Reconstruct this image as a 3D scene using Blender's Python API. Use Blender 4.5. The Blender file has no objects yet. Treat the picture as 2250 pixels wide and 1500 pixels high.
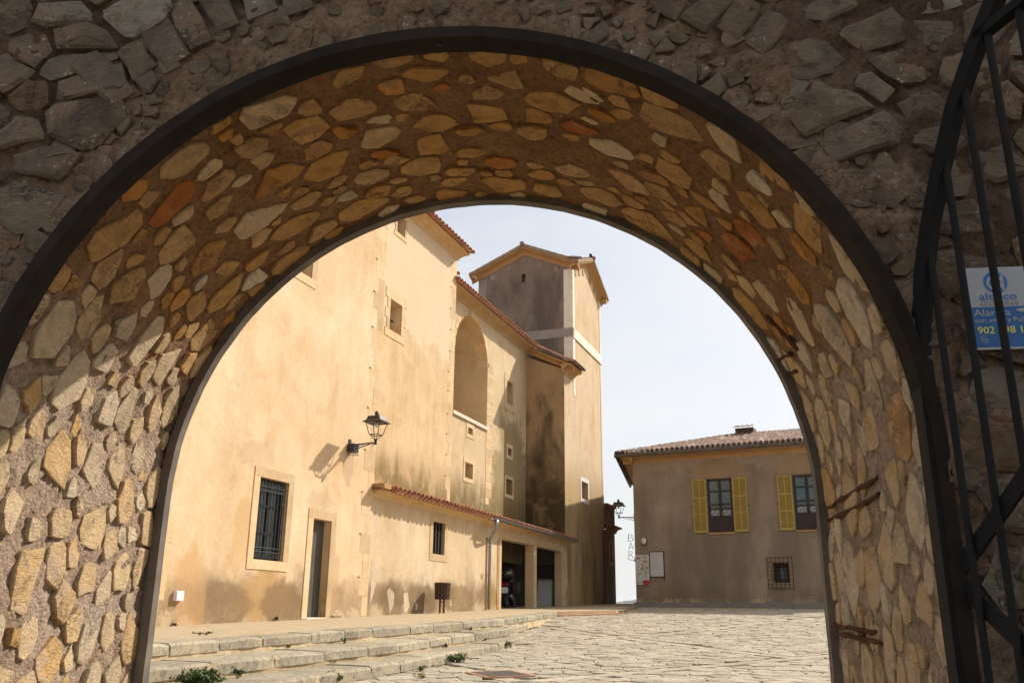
import bpy, bmesh, math, random
from mathutils import Vector, Matrix, noise
from mathutils.geometry import tessellate_polygon

R_ = math.radians
random.seed(11)
scene = bpy.context.scene
COL = scene.collection
EYE = 1.1                     # camera height above the ground it stands on

# ------------------------------------------------------------------ camera
cam_d = bpy.data.cameras.new('camera')
cam = bpy.data.objects.new('camera', cam_d)
COL.objects.link(cam)
rgt = Vector((0.99994, -0.00318, 0.01033)); upv = Vector((-0.01081, -0.29440, 0.95562)); fwd = Vector((0, 0.95568, 0.29442))
m = Matrix((rgt, upv, -fwd)).transposed().to_4x4()
m.translation = (0, 0, EYE)
cam.matrix_world = m
cam_d.sensor_width = 36; cam_d.sensor_fit = 'HORIZONTAL'
cam_d.lens = 1950 / 2250 * 36
cam_d.clip_start = 0.05; cam_d.clip_end = 20000
scene.camera = cam

# ------------------------------------------------------------------ world, sun, exposure
YC, YB, YG = R_(20.636), R_(26.755), R_(5.0)
SUN_AZ = YC + math.atan2(1.0, 1.5)          # clockwise from +Y, towards the sun
SUN_EL = R_(37.8)
world = bpy.data.worlds.new('World'); scene.world = world; world.use_nodes = True
wn = world.node_tree.nodes; wl = world.node_tree.links
for n_ in list(wn): wn.remove(n_)
sky = wn.new('ShaderNodeTexSky'); sky.sky_type = 'NISHITA'; sky.sun_disc = False
sky.sun_elevation = SUN_EL; sky.sun_rotation = SUN_AZ
sky.air_density = 1.0; sky.dust_density = 4.0; sky.ozone_density = 2.0; sky.altitude = 300
tcw = wn.new('ShaderNodeTexCoord')
mpw = wn.new('ShaderNodeMapping'); mpw.inputs['Scale'].default_value = (1.6, 1.6, 5.0)
nzw = wn.new('ShaderNodeTexNoise'); nzw.inputs['Scale'].default_value = 1.6; nzw.inputs['Detail'].default_value = 7; nzw.inputs['Roughness'].default_value = .55
rpw = wn.new('ShaderNodeValToRGB'); rpw.color_ramp.elements[0].position = .36; rpw.color_ramp.elements[1].position = .72
rpw.color_ramp.elements[0].color = (.56, .56, .56, 1); rpw.color_ramp.elements[1].color = (.97, .97, .97, 1)
mxw = wn.new('ShaderNodeMixRGB'); mxw.inputs[2].default_value = (6.35, 6.4, 6.45, 1)
bgw = wn.new('ShaderNodeBackground'); bgw.inputs['Strength'].default_value = 0.10
outw = wn.new('ShaderNodeOutputWorld')
wl.new(tcw.outputs['Generated'], mpw.inputs[0]); wl.new(mpw.outputs[0], nzw.inputs['Vector'])
wl.new(nzw.outputs[0], rpw.inputs[0]); wl.new(rpw.outputs[0], mxw.inputs[0]); wl.new(sky.outputs[0], mxw.inputs[1])
wl.new(mxw.outputs[0], bgw.inputs['Color']); wl.new(bgw.outputs[0], outw.inputs['Surface'])

sun_d = bpy.data.lights.new('sun', 'SUN'); sun_d.energy = 4.4; sun_d.angle = R_(.53); sun_d.color = (1, .93, .82)
sun = bpy.data.objects.new('sun', sun_d); COL.objects.link(sun)
to_sun = Vector((math.sin(SUN_AZ) * math.cos(SUN_EL), math.cos(SUN_AZ) * math.cos(SUN_EL), math.sin(SUN_EL)))
sun.rotation_euler = to_sun.to_track_quat('Z', 'Y').to_euler()
sun.location = to_sun * 60

vs = scene.view_settings
vs.view_transform = 'Standard'; vs.look = 'None'; vs.gamma = 1; vs.use_curve_mapping = False; vs.exposure = 0.55

# ------------------------------------------------------------------ material helper
class G:
    def __init__(self, name, rough=.9, spec=.2, metal=0.0):
        self.m = bpy.data.materials.new(name); self.m.use_nodes = True
        self.t = self.m.node_tree; self.n = self.t.nodes; self.l = self.t.links
        self.b = self.n['Principled BSDF']
        self.b.inputs['Roughness'].default_value = rough
        self.b.inputs['Specular IOR Level'].default_value = spec
        self.b.inputs['Metallic'].default_value = metal
    def node(self, t, **k):
        n = self.n.new(t)
        for a, v in k.items(): setattr(n, a, v)
        return n
    def put(self, sock, v):
        if isinstance(v, bpy.types.NodeSocket): self.l.new(v, sock)
        elif isinstance(v, tuple) and len(v) == 3 and sock.type == 'RGBA': sock.default_value = (*v, 1)
        else: sock.default_value = v
    def pos(self): return self.node('ShaderNodeNewGeometry').outputs['Position']
    def obj(self): return self.node('ShaderNodeTexCoord').outputs['Object']
    def island(self): return self.node('ShaderNodeNewGeometry').outputs['Random Per Island']
    def orand(self): return self.node('ShaderNodeObjectInfo').outputs['Random']
    def map(self, v, scale=(1, 1, 1), loc=(0, 0, 0)):
        n = self.node('ShaderNodeMapping'); self.l.new(v, n.inputs[0]); n.inputs['Scale'].default_value = scale; n.inputs['Location'].default_value = loc
        return n.outputs[0]
    def noise(self, v, s=5, d=6, r=.6, dist=0):
        n = self.node('ShaderNodeTexNoise'); self.l.new(v, n.inputs['Vector'])
        n.inputs['Scale'].default_value = s; n.inputs['Detail'].default_value = d; n.inputs['Roughness'].default_value = r; n.inputs['Distortion'].default_value = dist
        return n.outputs[0]
    def voro(self, v, s=5, feat='F1'):
        n = self.node('ShaderNodeTexVoronoi', feature=feat); self.l.new(v, n.inputs['Vector']); n.inputs['Scale'].default_value = s
        return n.outputs[0]
    def ramp(self, f, stops, interp='LINEAR'):
        n = self.node('ShaderNodeValToRGB'); e = n.color_ramp; e.interpolation = interp
        while len(e.elements) < len(stops): e.elements.new(.5)
        for el, (p, c) in zip(e.elements, stops):
            el.position = p; el.color = (*c, 1) if isinstance(c, tuple) else (c, c, c, 1)
        self.l.new(f, n.inputs[0]); return n.outputs[0]
    def mix(self, f, a, b, mode='MIX'):
        n = self.node('ShaderNodeMixRGB', blend_type=mode)
        self.put(n.inputs[0], f); self.put(n.inputs[1], a); self.put(n.inputs[2], b); return n.outputs[0]
    def math(self, op, a, b=0.0, c=None):
        n = self.node('ShaderNodeMath', operation=op); self.put(n.inputs[0], a); self.put(n.inputs[1], b)
        if c is not None: self.put(n.inputs[2], c)
        return n.outputs[0]
    def sep(self, v):
        n = self.node('ShaderNodeSeparateXYZ'); self.l.new(v, n.inputs[0]); return n.outputs
    def step(self, v, a, b):                    # smooth 0..1 as v goes a..b
        n = self.node('ShaderNodeMapRange', interpolation_type='SMOOTHSTEP'); self.put(n.inputs[0], v)
        lo, hi, t0, t1 = (a, b, 0, 1) if a < b else (b, a, 1, 0)
        n.inputs[1].default_value = lo; n.inputs[2].default_value = hi; n.inputs[3].default_value = t0; n.inputs[4].default_value = t1
        return n.outputs[0]
    def bump(self, h, strength=.5, dist=.02, prev=None):
        n = self.node('ShaderNodeBump'); self.l.new(h, n.inputs['Height']); n.inputs['Strength'].default_value = strength; n.inputs['Distance'].default_value = dist
        if prev is not None: self.l.new(prev, n.inputs['Normal'])
        return n.outputs[0]
    def end(self, col, nrm=None, rough=None):
        self.put(self.b.inputs['Base Color'], col)
        if nrm is not None: self.l.new(nrm, self.b.inputs['Normal'])
        if rough is not None: self.put(self.b.inputs['Roughness'], rough)
        return self.m

M = {}
def simple(name, col, rough=.6, spec=.3, metal=0.0, vary=.25, scale=30, bump=.15):
    g = G(name, rough, spec, metal); p = g.pos()
    n1 = g.noise(p, scale, 5); n2 = g.noise(p, scale * .13, 4)
    f = g.math('ADD', g.math('MULTIPLY', n1, .5), g.math('MULTIPLY', n2, .5))
    a = tuple(c * (1 - vary) for c in col); b = tuple(min(1, c * (1 + vary)) for c in col)
    M[name] = g.end(g.ramp(f, [(.3, a), (.7, b)]), g.bump(n1, bump, .004))
    return M[name]

# golden rubble of the vault / grey rubble of the outer face
def stone_mat(name, stops, lichen_glint=0.0, spots=(.62, .6, .5), grain=(6, 22, 90), smr=((.3, .21, .14), .8)):
    g = G(name, .92, .15); p = g.pos()
    rnd = g.math('FRACT', g.math('ADD', g.orand(), g.math('MULTIPLY', g.island(), 3.7)))
    off = g.node('ShaderNodeCombineXYZ'); g.l.new(g.math('MULTIPLY', rnd, 40), off.inputs[0]); g.l.new(g.math('MULTIPLY', rnd, 23), off.inputs[1])
    add = g.node('ShaderNodeVectorMath', operation='ADD'); g.l.new(p, add.inputs[0]); g.l.new(off.outputs[0], add.inputs[1]); p2 = add.outputs[0]
    base = g.ramp(rnd, stops)
    n1 = g.noise(p2, grain[0], 7, .62, .6); n2 = g.noise(g.map(p2, (1, 1, 3)), grain[1], 6, .65, 1.2); n3 = g.noise(p2, grain[2], 5, .7)
    c = g.mix(.75, base, g.ramp(n1, [(.25, .45), (.5, 1.0), (.78, 1.5)]), 'MULTIPLY')
    c = g.mix(.6, c, g.ramp(n2, [(.3, .6), (.52, 1.0), (.75, 1.3)]), 'MULTIPLY')
    c = g.mix(g.math('MULTIPLY', g.step(n1, .6, .72), .35), c, (.45, .33, .2))
    c = g.mix(g.step(n3, .63, .7), c, g.mix(.5, c, (.03, .025, .02)))
    smear = g.math('MULTIPLY', g.step(g.math('ADD', n1, g.math('MULTIPLY', n3, .25)), .66, .73), smr[1])
    c = g.mix(smear, c, smr[0])
    wrp = g.node('ShaderNodeVectorMath', operation='ADD'); g.l.new(g.map(p2, (1, 1, 2.6)), wrp.inputs[0]); cmb = g.node('ShaderNodeCombineXYZ'); g.l.new(n1, cmb.inputs[0]); g.l.new(n2, cmb.inputs[2]); g.l.new(cmb.outputs[0], wrp.inputs[1])
    crack = g.math('MULTIPLY', g.step(g.voro(wrp.outputs[0], 3.3, 'DISTANCE_TO_EDGE'), .03, .0), g.step(g.noise(p2, 5, 3), .5, .6))
    c = g.mix(g.math('MULTIPLY', crack, .6), c, (.04, .028, .018))
    if lichen_glint:
        sp = g.math('MULTIPLY', g.step(g.noise(p2, 45, 6, .75), .58, .64), g.step(g.noise(p2, 6, 3), .5, .62))
        c = g.mix(g.math('MULTIPLY', sp, lichen_glint), c, spots)
    h = g.math('ADD', g.math('MULTIPLY', n2, .6), g.math('ADD', n1, g.math('MULTIPLY', n3, .35)))
    h = g.math('SUBTRACT', h, g.math('MULTIPLY', crack, .5)); M[name] = g.end(c, g.bump(h, .85, .02))
stone_mat('golden_stone', [(0, (0.350, 0.180, 0.059)), (.12, (0.414, 0.234, 0.077)), (.3, (0.368, 0.225, 0.099)), (.46, (0.432, 0.257, 0.090)), (.6, (0.377, 0.198, 0.059)), (.7, (0.423, 0.288, 0.149)), (.82, (0.359, 0.194, 0.059)), (.9, (0.423, 0.184, 0.041)), (.94, (0.304, 0.095, 0.027)), (.975, (0.442, 0.194, 0.036)), (1, (0.460, 0.333, 0.198))], smr=((.30, .165, .08), .9))  # crown stones: own gold, darkened and warmed to hold shade and bounce light
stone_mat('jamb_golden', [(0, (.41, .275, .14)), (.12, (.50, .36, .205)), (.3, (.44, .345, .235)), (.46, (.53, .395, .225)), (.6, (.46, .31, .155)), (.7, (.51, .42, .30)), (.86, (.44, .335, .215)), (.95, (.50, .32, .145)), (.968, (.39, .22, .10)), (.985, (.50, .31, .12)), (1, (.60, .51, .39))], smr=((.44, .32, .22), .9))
stone_mat('grey_stone', [(0, (.10, .076, .055)), (.2, (.14, .112, .084)), (.4, (.115, .086, .062)), (.6, (.155, .126, .095)), (.78, (.14, .092, .056)), (.9, (.105, .083, .06)), (1, (.23, .205, .17))], .8, (.42, .40, .36), smr=((.16, .11, .075), .95))

def mortar_mat(name, stops, deep, grain=1.0, ring=None, low=None):
    g = G(name, .95, .1); p = g.pos()
    n1 = g.noise(p, 4, 6, .6); n2 = g.noise(p, 40 * grain, 8, .75); n3 = g.noise(p, 150 * grain, 5, .7); v = g.voro(p, 70 * grain)
    c = g.ramp(n1, stops)
    if low:                                        # paler mortar on both jambs; crown colour carries warm bounced light
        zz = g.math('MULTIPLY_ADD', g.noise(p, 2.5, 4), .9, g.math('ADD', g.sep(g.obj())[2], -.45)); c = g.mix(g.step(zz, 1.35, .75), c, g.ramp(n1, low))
    if ring:                                       # later, paler pointing round the arch lining
        x, y, z = g.sep(g.obj()); dx = g.math('ADD', x, .533); dz = g.math('MAXIMUM', g.math('ADD', z, -.493), 0.0)
        r = g.math('SQRT', g.math('ADD', g.math('MULTIPLY', dx, dx), g.math('MULTIPLY', dz, dz)))
        r = g.math('ADD', r, g.math('MULTIPLY_ADD', g.noise(p, 3.5, 4), .5, -.25))
        c = g.mix(g.step(r, 2.0, 1.85), c, g.ramp(n1, ring))
    c = g.mix(.85, c, g.ramp(n2, [(.28, .25), (.45, .75), (.6, 1.1), (.8, 1.5)]), 'MULTIPLY')
    c = g.mix(g.step(n2, .42, .3), c, deep)
    c = g.mix(g.step(n3, .64, .74), c, g.mix(.6, c, (.55, .48, .4)))
    h = g.math('ADD', g.math('MULTIPLY', n2, 1.3), g.math('ADD', g.math('MULTIPLY', n3, .5), g.math('MULTIPLY', v, -.5)))
    M[name] = g.end(c, g.bump(h, 1.0, .025))
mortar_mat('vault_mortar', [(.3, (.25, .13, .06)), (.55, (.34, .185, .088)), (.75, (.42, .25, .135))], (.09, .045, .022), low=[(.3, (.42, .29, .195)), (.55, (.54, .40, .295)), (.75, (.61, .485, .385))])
mortar_mat('wall_mortar', [(.3, (.09, .06, .04)), (.5, (.15, .10, .07)), (.7, (.205, .138, .096))], (.03, .02, .015), ring=[(.3, (.23, .15, .10)), (.5, (.31, .21, .145)), (.7, (.36, .255, .185))])

# lime plaster of the church: blotches, drips, damp foot, algae over the lean-to roof
def plaster(name, c1, c2, c3, foot=0.0, base=(.0264, -.576), spots=(), algae=None, dark=None, speck=.25, upper=None, streak=.5):
    g = G(name, .93, .12); p = g.obj(); x, y, z = g.sep(p)
    big = g.noise(p, .32, 5, .6, .5); mid = g.noise(p, 1.3, 7, .62, .4); fine = g.noise(p, 9, 7, .65); grit = g.noise(p, 60, 4, .7)
    drip = g.noise(g.map(p, (2.2, 2.2, .16)), 1.1, 6, .6)
    c = g.ramp(big, [(.32, c1), (.52, c2), (.7, c3)])
    c = g.mix(.6, c, g.ramp(mid, [(.25, (.8, .68, .54)), (.5, (1.0, 1.0, 1.0)), (.75, (1.15, 1.17, 1.2))]), 'MULTIPLY')
    c = g.mix(streak * .6, c, g.ramp(drip, [(.3, .72), (.5, 1.0), (.72, 1.16)]), 'MULTIPLY')
    c = g.mix(.35, c, g.ramp(fine, [(.3, .8), (.55, 1.02), (.8, 1.15)]), 'MULTIPLY')
    if upper:                                     # an older coat with a wavering border
        zz = g.math('ADD', z, g.math('MULTIPLY', mid, 1.6))
        c = g.mix(g.math('MULTIPLY', g.step(zz, upper[0], upper[0] + .25), upper[2]), c, upper[1])
    if foot:
        zg = g.math('SUBTRACT', z, g.math('MULTIPLY_ADD', y, base[0], base[1]))
        w = g.math('ADD', zg, g.math('MULTIPLY_ADD', g.noise(g.map(p, (1, .55, .55)), 1.5, 5, .6), -2.6, 1.3))
        damp = g.math('MULTIPLY', g.step(w, 1.05, .2), g.step(mid, .2, .55))
        c = g.mix(g.math('MULTIPLY', damp, foot * .85), c, (.17, .112, .06))
        flk = g.math('MULTIPLY', g.step(g.math('ADD', zg, g.math('MULTIPLY', fine, -.9)), -.12, -.3), g.step(mid, .46, .54))
        c = g.mix(g.math('MULTIPLY', flk, .55), c, (.62, .48, .31))
    for (sy, sz, ry, rz, sc3, am) in spots:        # old stains with their own outlines; the niche wall's large one also paints shade
        e1 = g.math('DIVIDE', g.math('SUBTRACT', y, sy), ry); e2 = g.math('DIVIDE', g.math('SUBTRACT', z, sz), rz)
        e = g.math('ADD', g.math('SQRT', g.math('ADD', g.math('MULTIPLY', e1, e1), g.math('MULTIPLY', e2, e2))), g.math('MULTIPLY_ADD', mid, 1.6, -.8))
        c = g.mix(g.math('MULTIPLY', g.step(e, 1.15, .75), am), c, sc3)
    if algae:
        w = g.math('ADD', z, g.math('MULTIPLY_ADD', drip, -2.2, 1.1))
        a = g.math('MULTIPLY', g.step(w, algae[1], algae[0]), g.step(mid, .2, .55))
        c = g.mix(g.math('MULTIPLY', a, algae[3]), c, algae[2])
    if dark:                                      # black growth that runs down the sheltered faces
        a = g.math('MULTIPLY', g.step(g.noise(g.map(p, (1.0, 1.0, .33)), dark[1], 6, .62, .3), .42, .66), g.step(z, dark[3], dark[2]))
        c = g.mix(g.math('MULTIPLY', a, dark[4]), c, dark[0])
    ck = g.node('ShaderNodeVectorMath', operation='ADD'); g.l.new(g.map(p, (.5, .5, .38)), ck.inputs[0]); cb = g.node('ShaderNodeCombineXYZ'); g.l.new(mid, cb.inputs[1]); g.l.new(fine, cb.inputs[2]); g.l.new(cb.outputs[0], ck.inputs[1])
    hair = g.math('MULTIPLY', g.step(g.voro(ck.outputs[0], 1.1, 'DISTANCE_TO_EDGE'), .006, .001), g.step(big, .5, .6))
    c = g.mix(g.math('MULTIPLY', hair, .5), c, (.2, .14, .08))
    h = g.math('ADD', g.math('MULTIPLY', fine, .6), g.math('ADD', g.math('MULTIPLY', grit, .25), mid))
    M[name] = g.end(c, g.bump(h, .35, .03))
plaster('ochre_plaster', (.57, .39, .215), (.65, .475, .295), (.685, .525, .35), foot=.8, spots=[(15.4, .35, 1.0, .6, (.43, .26, .11), .75), (14.55, 1.4, .35, .9, (.50, .32, .15), .6), (14.75, 3.0, .7, .28, (.40, .29, .17), .35), (17.2, 2.38, .6, .2, (.40, .29, .18), .3), (14.2, .15, .9, .45, (.2, .13, .07), .7), (16.1, .2, .8, .5, (.2, .13, .07), .75), (18.3, 3.35, .22, .5, (.42, .3, .18), .55), (13.3, .2, .4, .9, (.5, .3, .14), .5), (17.9, .7, .35, .8, (.45, .3, .16), .5)])
plaster('annex_plaster', (.53, .385, .23), (.60, .46, .30), (.62, .495, .335), foot=.95, spots=[(20.9, .3, .8, .5, (.17, .11, .055), .75), (22.6, .35, .9, .45, (.17, .11, .055), .75), (25.0, .4, 1.3, .4, (.2, .13, .06), .7), (27.6, .45, .5, .5, (.3, .2, .05), .6)])
plaster('nave_plaster', (.52, .36, .19), (.585, .42, .24), (.62, .47, .295), algae=(3.5, 4.9, (.17, .115, .04), .9), upper=(9.1, (.63, .50, .345), .75), streak=.8)
plaster('niche_plaster', (.52, .38, .22), (.57, .43, .265), (.60, .47, .305), algae=(3.7, 5.3, (.15, .105, .035), .9), spots=[(34.2, 4.6, 2.2, 3.4, (.25, .185, .085), .8), (29.8, 4.2, .45, .55, (.3, .23, .1), .5)])  # large spot paints the tower's shade into the wall colour, along with algae
plaster('tower_shade_plaster', (.37, .24, .125), (.41, .275, .15), (.44, .30, .17), algae=(4.5, 8.4, (.05, .036, .014), .95), dark=((.045, .036, .022), .9, 9.0, 10.4, .85))  # darker base holds this face's shade in the colour; algae lies over it
plaster('tower_front_plaster', (.22, .165, .125), (.25, .19, .145), (.28, .205, .145), dark=((.10, .08, .066), .55, 15.0, 16.2, .85))  # front's shade put into a greyer base colour, beside its stains
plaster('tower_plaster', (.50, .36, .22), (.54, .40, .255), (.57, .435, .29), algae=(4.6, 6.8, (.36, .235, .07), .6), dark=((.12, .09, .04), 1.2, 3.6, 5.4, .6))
plaster('chapel_plaster', (.17, .085, .05), (.2, .105, .062), (.23, .125, .075), dark=((.06, .05, .04), .8, 2.4, 4.0, .6))
plaster('patch', (.28, .195, .115), (.31, .215, .13), (.33, .24, .15))
plaster('house_plaster', (.22, .165, .115), (.285, .222, .163), (.35, .285, .22), foot=.6, base=(0, .45), dark=((.165, .13, .10), .5, 4.9, 5.9, .8), upper=(6.5, (.35, .285, .21), .5), streak=.9)

def cutstone(name, c1, c2, c3, stain=.4):
    g = G(name, .9, .15); p = g.pos()
    n1 = g.noise(p, 2.2, 6, .62); n2 = g.noise(p, 14, 7, .68); n3 = g.noise(p, 70, 4, .7)
    rnd = g.math('FRACT', g.math('ADD', g.orand(), g.math('MULTIPLY', g.island(), 5.3)))
    c = g.ramp(n1, [(.3, c1), (.5, c2), (.7, c3)])
    c = g.mix(.6, c, g.ramp(rnd, [(0, .74), (.5, 1.0), (1, 1.2)]), 'MULTIPLY')
    c = g.mix(stain, c, g.ramp(n2, [(.3, .4), (.5, 1.0), (.75, 1.25)]), 'MULTIPLY')
    c = g.mix(g.step(n3, .64, .72), c, g.mix(.5, c, (.08, .06, .04)))
    M[name] = g.end(c, g.bump(g.math('ADD', n2, g.math('MULTIPLY', n3, .4)), .6, .015))
cutstone('sandstone', (.53, .36, .19), (.60, .43, .245), (.61, .46, .295), .3)
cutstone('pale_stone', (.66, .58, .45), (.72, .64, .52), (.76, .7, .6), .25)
cutstone('shade_stone', (.235, .20, .175), (.27, .235, .21), (.30, .265, .24), .45)  # darker copy of pale stone, with the tower front's shade in its colour
cutstone('church_trim', (.52, .34, .165), (.57, .39, .2), (.6, .43, .25), .3)
cutstone('ochre_trim', (.39, .225, .095), (.43, .255, .11), (.46, .29, .135), .3)
cutstone('step_stone', (.25, .215, .16), (.32, .275, .20), (.385, .315, .205), .85)
cutstone('paving', (.295, .25, .185), (.365, .315, .24), (.41, .36, .28), .85)
cutstone('strip_stone', (.345, .29, .215), (.395, .335, .25), (.42, .365, .28), .7)
cutstone('concrete', (.42, .315, .195), (.48, .37, .235), (.5, .40, .275), .35)
cutstone('joint_earth', (.23, .185, .13), (.30, .245, .175), (.36, .3, .22), .6)
cutstone('bare_plaster', (.45, .35, .23), (.51, .405, .28), (.54, .44, .32), .5)
cutstone('verge_tile', (.26, .16, .10), (.33, .22, .14), (.4, .29, .2), .6)
cutstone('brick_edge', (.38, .19, .1), (.44, .24, .14), (.46, .3, .19), .4)
cutstone('step_mortar', (.38, .285, .165), (.45, .345, .21), (.48, .39, .26), .6)

def tile_mat(name, stops, lichen_glint=.5):
    g = G(name, .88, .2); p = g.pos()
    rnd = g.math('FRACT', g.math('ADD', g.orand(), g.math('MULTIPLY', g.island(), 7.1)))
    n1 = g.noise(p, 9, 6, .65); n2 = g.noise(p, 60, 5, .7)
    c = g.ramp(rnd, stops)
    c = g.mix(.6, c, g.ramp(n1, [(.3, .55), (.5, 1), (.72, 1.35)]), 'MULTIPLY')
    c = g.mix(g.math('MULTIPLY', g.step(n1, .56, .66), lichen_glint), c, (.42, .38, .31))  # pale patches; on old tiles they paint sun highlights into the colour
    c = g.mix(g.math('MULTIPLY', g.step(n2, .6, .68), .6), c, (.06, .05, .045))
    M[name] = g.end(c, g.bump(g.math('ADD', n1, n2), .4, .01))
tile_mat('terracotta', [(0, (.36, .15, .075)), (.35, (.44, .2, .1)), (.65, (.38, .19, .11)), (.85, (.3, .15, .1)), (1, (.5, .3, .18))], .35)
tile_mat('old_terracotta', [(0, (.13, .06, .04)), (.3, (.18, .095, .062)), (.6, (.23, .15, .105)), (.85, (.12, .07, .05)), (1, (.36, .29, .225))], .4)

simple('dark_iron', (.012, .012, .013), .7, .12, 0, .35, 40, .25)
simple('frame_iron', (.020, .015, .012), .8, .1, 0, .6, 14, .6)
simple('dark_glass', (.018, .022, .024), .1, .4, 0, .3, 3, .02)
simple('grille_iron', (.055, .06, .06), .6, .3, 0, .3, 40, .2)
simple('worn_iron', (.13, .105, .085), .6, .3, 0, .3, 30, .2)
simple('lantern_iron', (.014, .014, .015), .38, .5, 0, .3, 60, .1)
simple('rust', (.07, .032, .016), .9, .1, 0, .6, 45, .6)
simple('zinc', (.3, .33, .35), .35, .5, .7, .2, 15, .05)
simple('grey_metal', (.12, .10, .082), .75, .2, 0, .6, 7, .4)
simple('brown_wood', (.03, .02, .015), .6, .3, 0, .4, 25, .2)
simple('door_wood', (.085, .075, .06), .7, .2, 0, .5, 25, .3)
simple('yellow_paint', (.37, .26, .06), .5, .35, 0, .15, 20, .1)
simple('yellow_louvre', (.30, .20, .04), .55, .3, 0, .15, 20, .1)
simple('white_plastic', (.78, .76, .74), .35, .4, 0, .05, 20, .02)
simple('white_board', (.50, .48, .48), .4, .3, 0, .06, 10, .02)
simple('black_rubber', (.015, .015, .016), .7, .3, 0, .3, 60, .2)
simple('black_paint', (.012, .012, .014), .25, .5, 0, .2, 20, .02)
simple('rust_red', (.072, .034, .022), .6, .3, 0, .4, 30, .2)
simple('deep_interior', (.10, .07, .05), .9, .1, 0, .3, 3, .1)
simple('white_paint', (.72, .70, .66), .5, .3, 0, .08, 30, .05)
simple('sign_white', (.30, .32, .35), .4, .4, 0, .04, 30, .02)
simple('sign_blue', (.008, .085, .27), .4, .4, 0, .05, 30, .02)
simple('sign_yellow', (.62, .60, .10), .4, .4, 0, .05, 30, .02)
simple('logo_blue', (.01, .13, .38), .4, .4, 0, .05, 30, .02)
simple('ink', (.2, .2, .22), .6, .2, 0, .1, 30, .02)
simple('lace', (.5, .52, .55), .9, .1, 0, .3, 60, .1)
simple('food_orange', (.42, .2, .08), .5, .3, 0, .5, 40, .05)
simple('food_yellow', (.48, .36, .12), .5, .3, 0, .4, 40, .05)
simple('food_green', (.3, .36, .08), .5, .3, 0, .5, 40, .05)
simple('food_red', (.38, .05, .04), .5, .3, 0, .2, 40, .05)
simple('light_glass', (.62, .58, .46), .3, .5, 0, .05, 30, .02)
simple('tail_red', (.35, .01, .03), .2, .5, 0, .1, 30, .02)
simple('reflector', (.75, .62, .10), .3, .5, 0, .1, 30, .02)
simple('green_plastic', (.1, .3, .08), .4, .4, 0, .1, 30, .02)
simple('leaf_green', (.07, .11, .025), .6, .3, 0, .45, 8, .1)
simple('leaf_dark', (.045, .075, .02), .6, .3, 0, .45, 8, .1)
simple('leaf_flower', (.35, .33, .1), .6, .3, 0, .4, 8, .1)
simple('stem', (.1, .09, .04), .8, .2, 0, .3, 20, .1)
simple('bark', (.11, .085, .06), .9, .1, 0, .4, 12, .5)
g = G('hill_scrub', .95, .1); p = g.pos(); g_n = g.noise(p, .02, 8, .7)
M['hill_scrub'] = g.end(g.ramp(g_n, [(.3, (.05, .065, .035)), (.6, (.09, .10, .055)), (.8, (.2, .17, .12))]))
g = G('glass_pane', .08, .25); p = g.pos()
M['glass_pane'] = g.end(g.ramp(g.noise(p, .8, 3), [(.3, (.075, .112, .13)), (.7, (.105, .145, .165))]), g.bump(g.noise(p, 2.5, 2), .03, .02))  # bluish sky reflection painted into the pane colour

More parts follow.
